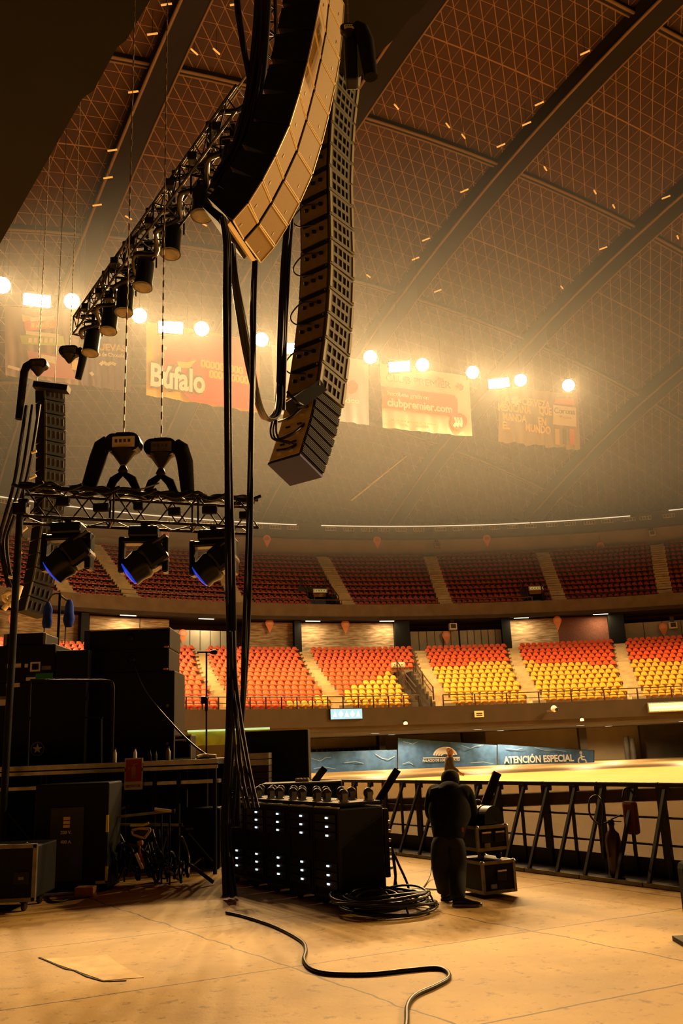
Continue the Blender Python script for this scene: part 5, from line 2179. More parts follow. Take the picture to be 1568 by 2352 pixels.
# bent pipe guard rail in front of the stack
t = thing('pipe_rail', 'thin bent pipe rail standing on the deck before the black cabinets', 'railing', (at(260, 1742, 14.3).x, 14.3, DECK))
b = MB()
b.tube(smooth([at(70, 1563, 14.3), at(180, 1563, 14.3), at(240, 1563, 14.3)], 2) + smooth([at(246, 1563.5, 14.3), at(257, 1567, 14.3), at(261, 1580, 14.3)], 4) + [Vector((at(261, 1600, 14.3).x, 14.3, DECK))], .022, 8)
b.build('pipe', M['steel_dark'], t)
b = MB(); b.tube([at(5, 1648, 14.3), at(236, 1648, 14.3)], .016, 6); b.tube([at(232, 1648, 14.3), Vector((at(232, 1740, 14.3).x, 14.3, DECK))], .02, 6); b.build('cross_pipe', M['black'], t)
b = MB(); b.tube([at(70, 1563, 14.3), Vector((at(64, 1740, 14.3).x, 14.3, DECK))], .02, 6); b.build('post', M['black'], t)

# microphone stand
mx = at(474, 1742, 14.6).x
t = thing('microphone_stand', 'slim black microphone stand with a short boom at the right end of the stage', 'stand', (mx, 14.6, DECK))
zt_ = at(474, 1498, 14.6).z
b = MB(); b.tube([(mx, 14.6, DECK + .02), (mx, 14.6, zt_)], .014, 8); b.build('pole', M['black'], t)
b = MB(); b.tube([at(453, 1498, 14.6), at(486, 1498, 14.6)], .014, 6); b.build('boom', M['black'], t)
b = MB(); b.tube([at(482, 1498, 14.6), at(488, 1498, 14.6), at(496, 1498, 14.6), at(499, 1498, 14.6)], [.02, .038, .04, .025], 10); b.build('microphone', M['black_gloss'], t)
b = MB(); b.lathe((mx, 14.6, DECK), [(.16, 0), (.16, .02), (.04, .04)], 16); b.build('base', M['black'], t)
b = MB(); b.bbox(at(468, 1608, 14.58), (.09, .06, .12), .02); b.bbox(at(474, 1618, 14.58), (.05, .05, .22), .015); b.build('clamp', M['steel_dark'], t)
tag(MB().tube(smooth([Vector((cM.x + .05, fM - .03, cM.z)), at(335, 1590, 15.2), at(400, 1668, 14.9), at(445, 1712, 14.5), Vector((at(482, 1730, 14.3).x, 14.3, DECK + .02))], 6), .016, 6).build('stage_cable', M['rubber']),
    'thin cable slanting from the flat cabinet down to the deck end', 'cable')
# coat stand with two blue cloths
zc = at(134, 1362, 17.2).z
xc = at(134, 1450, 17.2).x
t = thing('light_stand', 'thin dark stand with a curved crossbar behind the cabinets', 'stand', (xc, 17.2, DECK))
b = MB(); b.tube([(xc, 17.2, DECK), (xc, 17.2, zc)], .028, 8); b.build('pole', M['black'], t)
b = MB(); b.tube(smooth([at(108, 1392, 17.2), at(113, 1378, 17.2), at(122, 1366, 17.2), at(134, 1364, 17.2), at(146, 1374, 17.2), at(158, 1382, 17.2)], 5), .02, 6); b.build('crossbar', M['alu_dull'], t)
for k, (x0, y0, x1, y1, lab) in enumerate([(100, 1384, 118, 1442, 'blue cloth hanging from the left end of the crossbar stand'), (149, 1378, 168, 1440, 'blue cloth hanging from the right end of the crossbar stand')]):
    a, c = at(x0, y0, 17.2), at(x1, y1, 17.2)
    b = MB()
    N = 8
    vs = []
    for j in range(9):
        for i in range(N):
            th = 2 * pi * i / N
            q = j / 8
            wdt = lerp(.35, 1, min(1, q * 3.0)) * (1.15 if q < .7 else lerp(1.15, .8, (q - .7) / .3))
            vs.append(Vector(((a.x + c.x) / 2 + (c.x - a.x) / 2 * wdt * cos(th) * (1 + .15 * sin(q * 9 + k)), 17.2 + .07 * sin(th) * wdt, lerp(a.z, c.z, q))))
    fs = [(j * N + i, j * N + (i + 1) % N, (j + 1) * N + (i + 1) % N, (j + 1) * N + i) for j in range(8) for i in range(N)]
    b.add(vs, fs + [tuple(range(N))[::-1], tuple(range(8 * N, 9 * N))], 0, True)
    tag(b.build('blue_cloth', M['blue_cloth']), lab, 'cloth', 'blue cloths on the crossbar stand')
    tag(MB().tube([at(x0 + 2, y1 - 4, 17.2), at(x0, y1 + 38, 17.2)], .012, 5).build('cloth_strap', M['rubber']), 'thin strap hanging below the %s blue cloth' % ['left', 'right'][k], 'strap')
# small things on the deck edge
for i, (px, y0, y1, wpx, m, nm, lab) in enumerate([
        (264, 1718, 1744, 7, 'white', 'bottle', 'white bottle on the deck by the bent pipe rail'), (310, 1718, 1742, 8, 'white', 'bottle', 'white bottle on the deck above the extinguisher sign'),
        (344, 1722, 1740, 7, 'steel_dark', 'bottle', 'dark bottle on the deck, right of the white bottles'), (358, 1724, 1740, 5, 'olive', 'bottle', 'brown bottle on the deck, right of the dark one'),
        (386, 1714, 1738, 11, 'alu_dull', 'canister', 'grey canister on the deck at the foot of the large cabinet')]):
    p = at(px, y1, 14.25)
    hh = at(px, y0, 14.25).z - DECK
    rr = wpx / 2 / 2050 * 14.6
    t = thing(nm, lab, nm, (p.x, 14.25, DECK), 0)
    b = MB(); b.lathe((0, 0, 0), [(rr, 0), (rr, hh * .62), (rr * .5, hh * .8), (rr * .42, hh * .92)], 12); b.build('body', M[m], t, world=False)
    b = MB(); b.lathe((0, 0, hh * .9), [(rr * .5, 0), (rr * .5, hh * .1)], 10); b.build('cap', M['black'], t, world=False)
t, cE, sE, fE = cabinet('equipment_case', 'black case with bright trim on the deck under the microphone stand', (401, 1688, 438, 1737), 15.0, .5, 'case', DECK, handles=0)
b = MB()
for q in (.48, .30, -.46):
    b.box((cE.x, fE - .004, cE.z + sE[2] * q), (sE[0], .012, .025))
b.box((cE.x + sE[0] / 2, fE, cE.z), (.02, .02, sE[2]))
b.build('trim', M['alu'], t)
o = MB().tube(smooth([Vector((at(455, 1738, 14.3).x, 14.2, DECK + .03)), Vector((at(470, 1733, 14.3).x, 14.25, DECK + .05)), Vector((at(484, 1728, 14.3).x, 14.2, DECK + .04)), Vector((at(496, 1736, 14.2).x, 14.2, DECK + .03))], 5), .03, 8).build('cable_knot', M['cream'])
tag(o, 'pale knot of cable at the right end of the deck edge', 'cable')
b = MB()
q0, q1 = at(432, 1680, 30), at(620, 1706, 30)
b.box(((q0.x + q1.x) / 2, 30, (q0.z + q1.z) / 2), (q1.x - q0.x, .1, q0.z - q1.z))
t = thing('green_backdrop', 'mottled green panel lit from above behind the stage end', 'panel', ((q0.x + q1.x) / 2, 30, 0))
b.build('sheet', M['green_wall'], t)
b = MB(); b.box(((q0.x + q1.x) / 2, 29.9, q0.z), (q1.x - q0.x, .12, .06)); b.build('painted_lit_edge', M['sign_green'], t)  # glowing strip stands in for light on the top edge
for s in (0, 1):
    b = MB(); b.tube([(lerp(q0.x, q1.x, s), 30.1, 0), (lerp(q0.x, q1.x, s), 30.1, q0.z)], .04, 6); b.build('leg', M['black'], t)

# fire extinguisher sign on the deck edge
t = thing('fire_sign', 'red fire extinguisher sign with white border hung on the deck edge', 'sign', at(306, 1812, 13.985))
a, c = at(287, 1742, 13.985), at(327, 1813, 13.985)
cx_, cz_ = (a.x + c.x) / 2, (a.z + c.z) / 2
wd_, ht_ = c.x - a.x, a.z - c.z
b = MB(); b.box((cx_, 13.985, cz_), (wd_, .01, ht_)); b.build('board', M['white'], t)
b = MB(); b.box((cx_, 13.975, cz_ + ht_ * .11), (wd_ * .88, .008, ht_ * .70)); b.build('red_field', M['red'], t)
b = MB()
k = wd_
b.prism([(cx_ + x * k, 13.969, cz_ + ht_ * .11 + z * k) for x, z in ((-.11, -.42), (.13, -.42), (.13, .12), (.09, .2), (-.07, .2), (-.11, .12))], (0, -.004, 0))
b.prism([(cx_ + x * k, 13.969, cz_ + ht_ * .11 + z * k) for x, z in ((-.04, .2), (.06, .2), (.06, .3), (.26, .33), (.26, .38), (-.02, .36))], (0, -.004, 0))
for (xa, za), (xb, zb) in (((-.04, .33), (-.18, .36)), ((-.18, .36), (-.25, .22)), ((-.25, .22), (-.26, .05))):
    b.beam((cx_ + xa * k, 13.967, cz_ + ht_ * .11 + za * k), (cx_ + xb * k, 13.967, cz_ + ht_ * .11 + zb * k), .02, .006)
b.build('extinguisher_symbol', M['wood'], t)
text_on('EXTINTOR', t, (cx_, 13.975, cz_ - ht_ * .39), (1, 0, 0), (0, 0, 1), ht_ * .09, M['wood'], width=wd_ * .8)

# power cabinet under the stage
t, cP, sP, fP = cabinet('power_cabinet', 'black power cabinet with a grey door marked 220 V and 400 A', (76, 1800, 248, 2042), 12.7, .7, 'cabinet', 0.02, handles=0)
a, c = at(118, 1856, fP - .01), at(188, 2022, fP - .01)
b = MB(); b.bbox(((a.x + c.x) / 2, fP - .01, (a.z + c.z) / 2), (c.x - a.x, .03, a.z - c.z), .006); dr = b.build('door', mat('grey green door', (.036, .04, .032), .6, var=.15), t)
q = at(153, 1889, fP - .03)
b = MB()
for k in range(3):
    b.box((q.x, q.y, q.z + .05 - k * .05), (.09, .008, .04))
b.build('rating_label', M['rear_bright'], dr)
text_on('220 V.', t, at(152, 1912, fP - .03), (1, 0, 0), (0, 0, 1), .042, M['white'], bold=.03)
text_on('400 A.', t, at(152, 1934, fP - .03), (1, 0, 0), (0, 0, 1), .042, M['white'], bold=.03)
for nm, (x0, y0, x1, y1) in (('upper', (244, 1872, 249, 1911)), ('lower', (242, 1990, 247, 2028)), ('foot', (219, 2024, 247, 2029))):
    a, c = at(x0, y0, fP - .004), at(x1, y1, fP - .004)
    b = MB(); b.box(((a.x + c.x) / 2, fP - .006, (a.z + c.z) / 2), (c.x - a.x, .012, a.z - c.z)); b.build('yellow_tape', M['yellow'], t)
p = gz(198, 2034)
b = MB(); b.bbox((at(198, 2014, 12.4).x, 12.4, .06), (.24, .2, .12), .01)
tag(b.build('wood_block', M['wood']), 'small orange wood block at the foot of the power cabinet', 'block')

# flight case bottom left
t, cF, sF, fF = cabinet('flight_case', 'black flight case with grey metal edges at the bottom left corner', (-110, 1946, 79, 2082), 11.3, .8, 'case', .14, handles=0)
b = MB()
x1_, z0_, z1_ = cF.x + sF[0] / 2, cF.z - sF[2] / 2, cF.z + sF[2] / 2
for z in (z0_, z1_):
    b.box((cF.x, fF, z), (sF[0] + .03, .05, .045))
for x in (x1_, cF.x - sF[0] / 2):
    b.box((x, fF, cF.z), (.045, .05, sF[2] + .03))
b.build('metal_edge', M['alu_dull'], t)
q = at(49, 2017, fF - .01)
b = MB(); b.bbox((q.x, fF - .005, q.z), (.19, .02, .15), .01); lt = b.build('latch_plate', M['steel_dark'], t)
b = MB(); b.bbox((q.x, fF - .02, q.z), (.07, .02, .04), .006); b.build('latch', M['alu_dull'], lt)
for dx in (-.4, .34):
    for dy in (.12, .66):
        b = MB(); b.lathe((cF.x + dx - .02, fF + dy, .062), [(.055, 0), (.062, .008), (.062, .038), (.055, .045)], 14, 0, (1, 0, 0)); b.box((cF.x + dx, fF + dy, .115), (.08, .08, .05)); b.build('caster', M['rubber'], t)
b = MB(); b.tube(smooth([at(52, 1940, 11.5), at(60, 1936, 11.5), at(68, 1940, 11.6), at(76, 1952, 11.7)], 4), .012, 6)
tag(b.build('cable_end', M['rubber']), 'cable end curling over the flight case at the bottom left', 'cable')
t = thing('long_pipe', 'dull metal pipe lying in front of the power cabinet', 'pipe', (at(130, 2029, 12.2).x, 12.2, .05))
b = MB(); b.tube([(at(92, 2031, 12.2).x, 12.2, .05), (at(170, 2020, 12.2).x, 12.35, .05)], .025, 8); b.build('tube', M['alu_dull'], t)
b = MB(); b.tube([(at(91, 2031, 12.2).x, 12.2, .05), (at(96, 2031, 12.2).x, 12.21, .05)], .03, 8); b.build('end_cap', M['steel_dark'], t)
tag(MB().tube(smooth([gz(92, 2034, .012) + Vector((0, 0, .02)), gz(108, 2060, .012), gz(125, 2072, .012), gz(160, 2066, .012), gz(205, 2060, .012)], 5), .014, 6).build('floor_cable', M['rubber']), 'thin cable on the dark floor between flight case and power cabinet', 'cable')

# clutter under the stage end: bars, a yellow-edged bracket, tangled cables
for i, (x0, y0, x1, y1, Y, m, lab) in enumerate([
        (262, 1877, 398, 1862, 13.2, 'alu_dull', 'upper slanting metal bar under the stage end'), (260, 1893, 415, 1895, 13.4, 'alu_dull', 'lower level metal bar under the stage end'),
        (355, 1858, 398, 1864, 13.1, 'cream', 'short bright bar on the end of the upper metal bar'), (268, 1861, 292, 1853, 13.6, 'alu', 'short bright bar beside the stage leg, under the fire sign'),
        (312, 1960, 329, 2000, 12.9, 'cream', 'pale stick leaning under the stage end'), (322, 1962, 331, 1996, 12.95, 'red', 'red stick leaning beside the pale one')]):
    a, c = at(x0, y0, Y), at(x1, y1, Y)
    t = thing('metal_bar', lab, 'bar', a)
    b = MB(); b.beam(a, c, .03, .035); b.build('bar', M[m], t)
    b = MB(); b.bbox(c, (.05, .05, .05), .01); b.build('end', M['steel_dark'], t)
    if i < 4:
        e = lerp(a, c, .8)
        b = MB(); b.tube([e, (e.x, e.y + .05, 0)], .014, 6); b.build('leg', M['black'], t)
t = thing('yellow_rim_bracket', 'small lamp frame with a yellow rim among the bars under the stage', 'lamp', at(322, 1925, 13.0))
pl = [at(x, y, 13.0) for x, y in ((303, 1907), (318, 1903), (345, 1904), (343, 1910), (332, 1925), (318, 1921), (306, 1917))]
b = MB()
for i in range(len(pl)):
    b.beam(pl[i], pl[(i + 1) % len(pl)], .03, .03)
b.build('rim', mat('dull yellow', (.62, .45, .10), .5), t)
b = MB(); b.prism([p + Vector((0, .02, 0)) for p in pl], (0, .08, 0)); b.build('shell', M['steel_dark'], t)
b = MB(); b.bbox(at(322, 1936, 13.0), (.08, .06, .07), .02); b.tube([at(322, 1930, 13.0), at(320, 1962, 13.0)], .015, 6); b.build('stem', M['wood'], t)
b = MB(); b.tube([at(300, 1896, 13.05), at(330, 1895, 13.0), at(342, 1890, 13.0)], .018, 6); b.build('handle', M['yellow'], t)
rnd = random.Random(5)
tg = MB()
for k in range(16):
    x0 = rnd.uniform(250, 420)
    pth = []
    for i in range(6):
        pth.append(Vector((at(x0 + i * rnd.uniform(10, 20), 1960, 13.2).x, 13.2 + rnd.uniform(-.35, .35), max(.03, rnd.uniform(.05, .75) * (1 - .12 * i)))))
    tg.tube(smooth(pth, 5), rnd.choice((.014, .02, .026)), 6)
tag(tg.build('cable_tangle', M['rubber']), 'dark tangle of cables heaped under the right end of the stage', 'cables', None, 'stuff')
b = MB(); b.bbox((at(360, 1960, 13.9).x, 15.0, .45), (1.6, .5, .9), .03)
t = thing('storage_trunk', 'black trunk under the stage end behind the tangled cables', 'trunk', (at(360, 1960, 13.9).x, 15.0, 0))
b.build('body', M['black'], t)
b = MB()
for k in range(3):
    b.bbox((at(310 + k * 50, 1960, 13.9).x, 14.74, .6), (.14, .03, .04), .008)
b.build('latches', M['alu_dull'], t)

# ================================================================== AMPLIFIER RACKS
rc = gz(787, 2092)
u_r = Vector((.32, -.52, 0)).normalized()          # along the row, towards the camera
v_r = Vector((.85, .52, 0)).normalized()           # from the front of a rack to its back
rot = atan2(u_r.y, u_r.x)
RWD, RDP, RH = .60, .60, 1.07


def rack(P, label):
    """P: front right bottom corner; local x along the row, y to the back"""
    t = thing('amplifier_rack', label, 'amplifier rack', P, rot, 'amplifier racks')
    L = Matrix.Identity(3)
    b = MB(); b.bbox((-RWD / 2, RDP / 2, .10 + (RH - .10) / 2), (RWD - .02, RDP, RH - .12), .02); b.build('case', M['black'], t, world=False)
    b = MB()
    for z in (.12, RH - .03):
        b.box((-RWD / 2, 0, z), (RWD - .02, .03, .035))
    for x in (-.02, -RWD + .02):
        b.box((x, 0, RH / 2 + .04), (.035, .03, RH - .16))
    b.build('edge_trim', M['steel_dark'], t, world=False)
    b = MB(); b.box((-RWD / 2, .01, RH - .004), (RWD - .06, .03, .016)); b.build('lid_edge', M['alu'], t, world=False)
    for grp in (0, 1):
        for k in range(3):
            z = (RH - .12 - k * .095) if grp == 0 else (RH * .50 - .10 - k * .095)
            b = MB(); b.box((-RWD / 2, -.012, z), (RWD - .12, .02, .08)); am = b.build('amplifier', M['black_gloss'], t, world=False)
            b = MB(); b.box((-RWD * .42, -.026, z + .005), (.05, .01, .020)); b.build('display', M['led'], am, world=False)
    for x in (-.08, -RWD + .08):
        for y in (.09, RDP - .09):
            b = MB(); b.lathe((x - .02, y, .05), [(.045, 0), (.05, .008), (.05, .032), (.045, .04)], 12, 0, (1, 0, 0)); b.box((x, y, .085), (.07, .07, .03)); b.build('caster', M['rubber'], t, world=False)
    return t


def dolly(P, label):
    t = thing('dolly_board', label, 'dolly', P, rot, 'upturned dolly boards on the racks')
    b = MB(); b.bbox((-RWD / 2, RDP / 2, .02), (RWD - .06, RDP - .04, .04), .01); b.build('board', M['black'], t, world=False)
    for x in (-.11, -RWD + .11):
        for y in (.13, RDP - .13):
            b = MB(); b.lathe((x - .022, y, .125), [(.05, 0), (.062, .008), (.062, .036), (.05, .044)], 16, 0, (1, 0, 0)); wl_ = b.build('caster', M['rubber'], t, world=False)
            b = MB(); b.box((x - .032, y, .08), (.006, .07, .11)); b.box((x + .032, y, .08), (.006, .07, .11)); b.box((x, y, .045), (.09, .09, .012)); b.build('fork', M['alu_dull'], wl_, world=False)
    return t


rk = dl = None
names = ['nearest amplifier rack, at the right end of the row beside the coiled cable', 'second amplifier rack from the coiled cable', 'third amplifier rack from the coiled cable, in the middle of the row',
         'fourth amplifier rack from the coiled cable', 'farthest amplifier rack, at the left end of the row under the hanging cables']
for i in range(5):
    P = rc - u_r * (.615 * i)
    P.z = 0
    if rk is None:
        rk = rack(P, names[0])
        dl = dolly(P + Vector((0, 0, RH + .01)), 'upturned dolly board with casters on the nearest rack')
    else:
        dup(rk, P, None, names[i])
        dup(dl, P + Vector((0, 0, RH + .01)), None, 'upturned dolly board with casters on the %s rack from the coiled cable' % ORD[i])
# cables hanging off the back of the nearest rack
cb = rc + v_r * RDP
for i, pth in enumerate([[(900, 1950), (915, 1985), (935, 2030), (943, 2068)], [(902, 1960), (908, 2010), (905, 2050), (915, 2072)], [(899, 1930), (903, 1980), (912, 2040), (925, 2070)]]):
    pts = []
    for k, (x, y) in enumerate(pth):
        q = at(x, y, 10.9 - .05 * k)
        q.z = max(q.z, .02)
        pts.append(q)
    tag(MB().tube(smooth(pts, 5), [.014, .018, .012][i], 6).build('rack_cable', M['rubber']), ['outermost black cable bowing down from the back of the nearest rack', 'black cable running straight down the back of the nearest rack', 'thin black cable between the other two behind the nearest rack'][i], 'cable')
t = thing('connector_panel', 'connector panel with bright plugs on the back of the nearest rack', 'panel', cb + Vector((0, 0, .55)), rot)
b = MB(); b.bbox((-.12, .04, .1), (.2, .06, .75), .01); b.build('plate', M['steel_dark'], t, world=False)
for k in range(6):
    b = MB()
    b.bbox((-.08, .09, -.18 + k * .1), (.07, .06, .035), .008)
    b.build('plug', M['alu'], t, world=False)
tag(MB().tube(smooth([gz(905, 2062, .012), gz(955, 2054, .012), gz(985, 2020, .012) + Vector((0, 0, .02)), at(992, 1975, 13.0), at(990, 1960, 13.6)], 6), .009, 6).build('floor_cable', M['rubber']), 'thin cable looping up from the floor left of the bending man', 'cable')
tag(MB().tube(smooth([gz(915, 2045, .012), gz(950, 2041, .012), gz(1005, 2043, .012)], 6), .009, 6).build('floor_cable', M['rubber']), 'thin cable lying straight towards the feet of the bending man', 'cable')

# coil of cable
cc_ = gz(884, 2094)
b = MB()
rnd = random.Random(3)
pts = []
for k in range(11 * 24):
    th = 2 * pi * k / 24
    lay = k // 24
    rr = .43 + .06 * sin(lay * 2.3) - .02 * (lay % 4)
    pts.append(cc_ + Vector((rr * cos(th) * 1.15 + .05 * sin(lay * 1.9), rr * sin(th) * .95 + .05 * cos(lay * 2.7), .03 + .016 * lay + .02 * sin(th * 2 + lay))))
b.tube(pts, .016, 6)
tag(b.build('cable_coil', M['rubber']), 'coil of black cable lying on the floor in front of the racks', 'cable')
for i, ang in enumerate((.4, 2.6, 4.4)):
    b = MB()
    q = cc_ + Vector((.25 * cos(ang), .2 * sin(ang), .17))
    b.tube(smooth([q + Vector((-.3, 0, -.05)), q + Vector((-.15, .15, .04)), q + Vector((.12, .12, .05)), q + Vector((.25, -.1, .0)), q + Vector((.3, -.25, -.12))], 6), .012, 6)
    tag(b.build('loose_loop', M['rubber']), 'thin loose cable loop on the coil, at its %s' % ['right', 'left', 'front'][i], 'cable')
fc = [(520, 2096), (560, 2105), (630, 2128), (690, 2160), (702, 2182), (698, 2205), (716, 2226), (760, 2236), (850, 2237), (940, 2228), (1000, 2223), (1025, 2230), (1030, 2246), (1000, 2264), (955, 2285), (936, 2310), (934, 2345), (928, 2400)]
b = MB(); b.tube(smooth([gz(x, y, .016) for x, y in fc], 6), .017, 8)
tag(b.build('floor_cable', M['rubber']), 'black cable snaking in an S over the bright concrete floor', 'cable')

# cases behind the racks
t, cK, sK, fK = cabinet('flight_case', 'long low black case behind the racks with white plugs on top', (598, 1797, 785, 1850), 13.4, .6, 'case', None, handles=0)
b = MB(); b.box((cK.x, fK - .004, cK.z + sK[2] / 2 - .01), (sK[0], .02, .02)); b.build('edge_trim', M['alu_dull'], t)
b = MB(); b.box((cK.x, fK + .3, (cK.z - sK[2] / 2) / 2), (sK[0] * .9, .5, cK.z - sK[2] / 2)); b.build('lower_case', M['black'], t)
for k in range(4):
    p = at(680 + k * 7 + 0, 1793, 13.6)
    b = MB(); b.lathe((at(682 + k * 8, 1793, 13.6).x, 13.6, cK.z + sK[2] / 2), [(.025, 0), (.03, .03), (.018, .055)], 10)
    tag(b.build('plug', M['cream']), 'pale plug on the long low case, %s from the left' % ORD[k], 'plug', 'plugs on the low case')
t, cG, sG, fG = cabinet('tall_case', 'tall plain black case standing behind the racks', (564, 1676, 711, 1960), 15.35, .8, 'case', 0.02, handles=0)
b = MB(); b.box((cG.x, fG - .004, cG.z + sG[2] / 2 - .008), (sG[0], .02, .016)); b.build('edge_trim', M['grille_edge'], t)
for i in range(6):
    a, c = at(535, 1732 + i * 15, 14.6), at(617, 1742 + i * 15, 14.6)
    t = thing('deck_board', 'grey deck board in the pile behind the hanging cables, %s from the top' % ORD[i], 'board', ((a.x + c.x) / 2, 14.9, c.z), 0, 'piled deck boards')
    b = MB(); b.box(((a.x + c.x) / 2, 14.9, (a.z + c.z) / 2), (c.x - a.x, .6, a.z - c.z)); b.build('panel', M['alu'] if i in (0, 1) else M['box_brown'], t)
    b = MB(); b.box(((a.x + c.x) / 2, 14.9, c.z - .012), (c.x - a.x - .1, .5, .03)); b.build('bearer', M['black'], t)
b = MB(); q = at(576, 1850, 14.6); b.box((q.x, 14.9, at(576, 1819, 14.6).z / 2), (.6, .55, at(576, 1819, 14.6).z))
tag(b.build('board_trolley', M['steel_dark']), 'dark trolley under the pile of deck boards', 'trolley')

# slanted black bars
for i, (x0, y0, x1, y1, wpx, Y, lab) in enumerate([(722, 1797, 742, 1769, 14, 13.7, 'short slanted black bar behind the low case'), (868, 1842, 911, 1773, 15, 11.2, 'slanted black bar with a lit edge over the nearest rack'),
                                                    (1104, 1872, 1143, 1780, 17, 11.6, 'slanted black bar with a lit edge behind the drum shaped case')]):
    a, c = at(x0, y0, Y), at(x1, y1, Y)
    c.y += .12
    wd_ = wpx / 2050 * Y * 1.02
    t = thing('slanted_bar', lab, 'bar', a)
    b = MB(); b.beam(a, c, wd_, wd_ * .8, 0, (0, 1, 0)); b.build('bar', M['black'], t)
    n_ = Vector((-(c - a).z, 0, (c - a).x)).normalized()
    b = MB(); b.beam(a + n_ * wd_ * .52 - Vector((0, wd_ * .3, 0)), c + n_ * wd_ * .52 - Vector((0, wd_ * .3, 0)), .012, .012, 0, (0, 1, 0)); b.build('edge', M['grille_edge'], t)  # pale strip stands in for light on the left edge
    b = MB(); e = (c - a).normalized(); b.beam(c - e * .01, c + e * .02, wd_ * 1.06, wd_ * .9, 0, (0, 1, 0)); b.build('end_cap', M['black_gloss'], t)
    b = MB(); b.bbox(a, (.12, .12, .06), .02); b.build('foot', M['steel_dark'], t)
    b = MB(); b.tube([a, Vector((a.x - .02, a.y + .05, 1.1 if i == 1 else (a.z - .02 if i == 0 else .0)))], .03, 8); b.build('post', M['steel_dark'], t)

# ================================================================== BARRICADE
LB = (bl - gz(910, 1965)).normalized()             # along the barricade towards the right edge
rotb = atan2(LB.y, LB.x)
YN = Vector((-LB.y, LB.x, 0))                       # local y
sgn = 1 if YN.dot(bn) > 0 else -1                   # +: local y points into the hall
base0 = gz(910, 1965) + bn * .52
base0.z = 0
BH = 1.16
M['bar'] = mat('barricade paint', (.020, .015, .011), .45, .3)


def barricade(P, label):
    t = thing('barricade', label, 'barricade', P, rotb, 'crowd barricade units')
    y = sgn
    b = MB(); b.box((.5, y * .03, .61), (.96, .012, 1.0)); b.build('perforated_panel', M['perforated'], t, world=False)
    b = MB(); b.bbox((.5, 0, BH - .03), (1.0, .07, .06), .015); b.build('top_rail', M['bar'], t, world=False)
    for x in (.03, .97):
        b = MB(); b.box((x, 0, BH / 2), (.05, .05, BH - .06)); b.build('post', M['bar'], t, world=False)
    b = MB(); b.box((.5, 0, BH / 2), (.035, .035, BH - .06)); b.build('middle_post', M['bar'], t, world=False)
    for z in (.42, .74):
        b = MB(); b.tube([(.03, 0, z), (.97, 0, z)], .016, 6); b.build('cross_rail', M['bar'], t, world=False)
    for x in (.10, .62):
        b = MB(); b.beam((x, -y * .04, BH - .08), (x - .02, -y * .50, .05), .045, .04); b.box((x, -y * .03, BH - .09), (.07, .06, .07)); b.build('brace', M['bar'], t, world=False)
    b = MB(); b.box((.5, -y * .25, .025), (.98, .52, .02)); b.build('foot_plate', M['bar'], t, world=False)
    b = MB(); b.box((.5, -y * .51, .03), (.98, .03, .045)); b.build('plate_edge', M['alu_dull'], t, world=False)
    b = MB(); b.box((.5, y * .02, .14), (.98, .03, .24)); b.build('kick_plate', M['bar'], t, world=False)
    return t


bar0 = None
nb = 14
for i in range(nb):
    k = -6 + i
    P = base0 + LB * (1.0 * k)
    lab = 'black crowd barricade unit with mesh panel, %s counted from the right edge of the photo' % ORD[nb - 1 - i]
    if bar0 is None:
        bar0 = barricade(P, lab)
    else:
        dup(bar0, P, None, lab)
# things on the barricade
q = onplane(1449, 1878, base0 - bn * .12, bn)
t = thing('hanging_bag', 'dark red bag hanging on the barricade near the right edge', 'bag', q)
b = MB(); b.bbox(q, (.20, .10, .40), .04, 0, Matrix.Rotation(rotb, 3, 'Z')); b.build('bag', mat('dark red cloth', (.10, .018, .012), .85), t)
b = MB(); b.tube(smooth([q + Vector((-.08, 0, .24)), q + Vector((-.03, .05, .34)), q + Vector((.05, .05, .34)), q + Vector((.08, 0, .24))], 4), .012, 6); b.build('strap', M['black'], t)
q = onplane(1414, 1990, base0 - bn * .30, bn)
q.z = .05
t = thing('fire_extinguisher', 'dark fire extinguisher with a looped hose standing by the barricade', 'fire extinguisher', q)
b = MB(); b.lathe((0, 0, 0), [(.085, 0), (.095, .03), (.095, .42), (.08, .50), (.035, .55), (.03, .60)], 18); b.build('cylinder', mat('very dark red', (.035, .008, .006), .3), t, world=False)
b = MB(); b.bbox((0, 0, .63), (.07, .06, .07), .01); b.beam((0, 0, .67), (.14, 0, .72), .03, .015); b.beam((0, 0, .65), (.13, 0, .64), .03, .012); b.build('valve', M['black'], t, world=False)
b = MB(); b.tube(smooth([(-.03, 0, .64), (-.16, -.02, .62), (-.26, -.02, .74), (-.24, -.02, .92), (-.14, -.02, .96), (-.08, -.02, .82), (-.12, -.04, .62), (-.14, -.05, .35)], 5), .013, 6); b.build('hose', M['rubber'], t, world=False)
b = MB(); b.tube([(-.14, -.05, .36), (-.14, -.05, .22)], [.014, .026], 8); b.build('nozzle', M['black'], t, world=False)
b = MB()
a = gz(1580, 2170)
b.bbox((a.x + .14, a.y, .33), (.26, .24, .66), .06)
t = thing('draped_post', 'black cloth covered post at the right edge of the floor', 'post', (a.x + .14, a.y, 0))
b.build('cloth', M['black_cloth'], t)
b = MB(); b.box((a.x + .14, a.y, .02), (.42, .36, .04)); b.build('foot', M['black'], t)

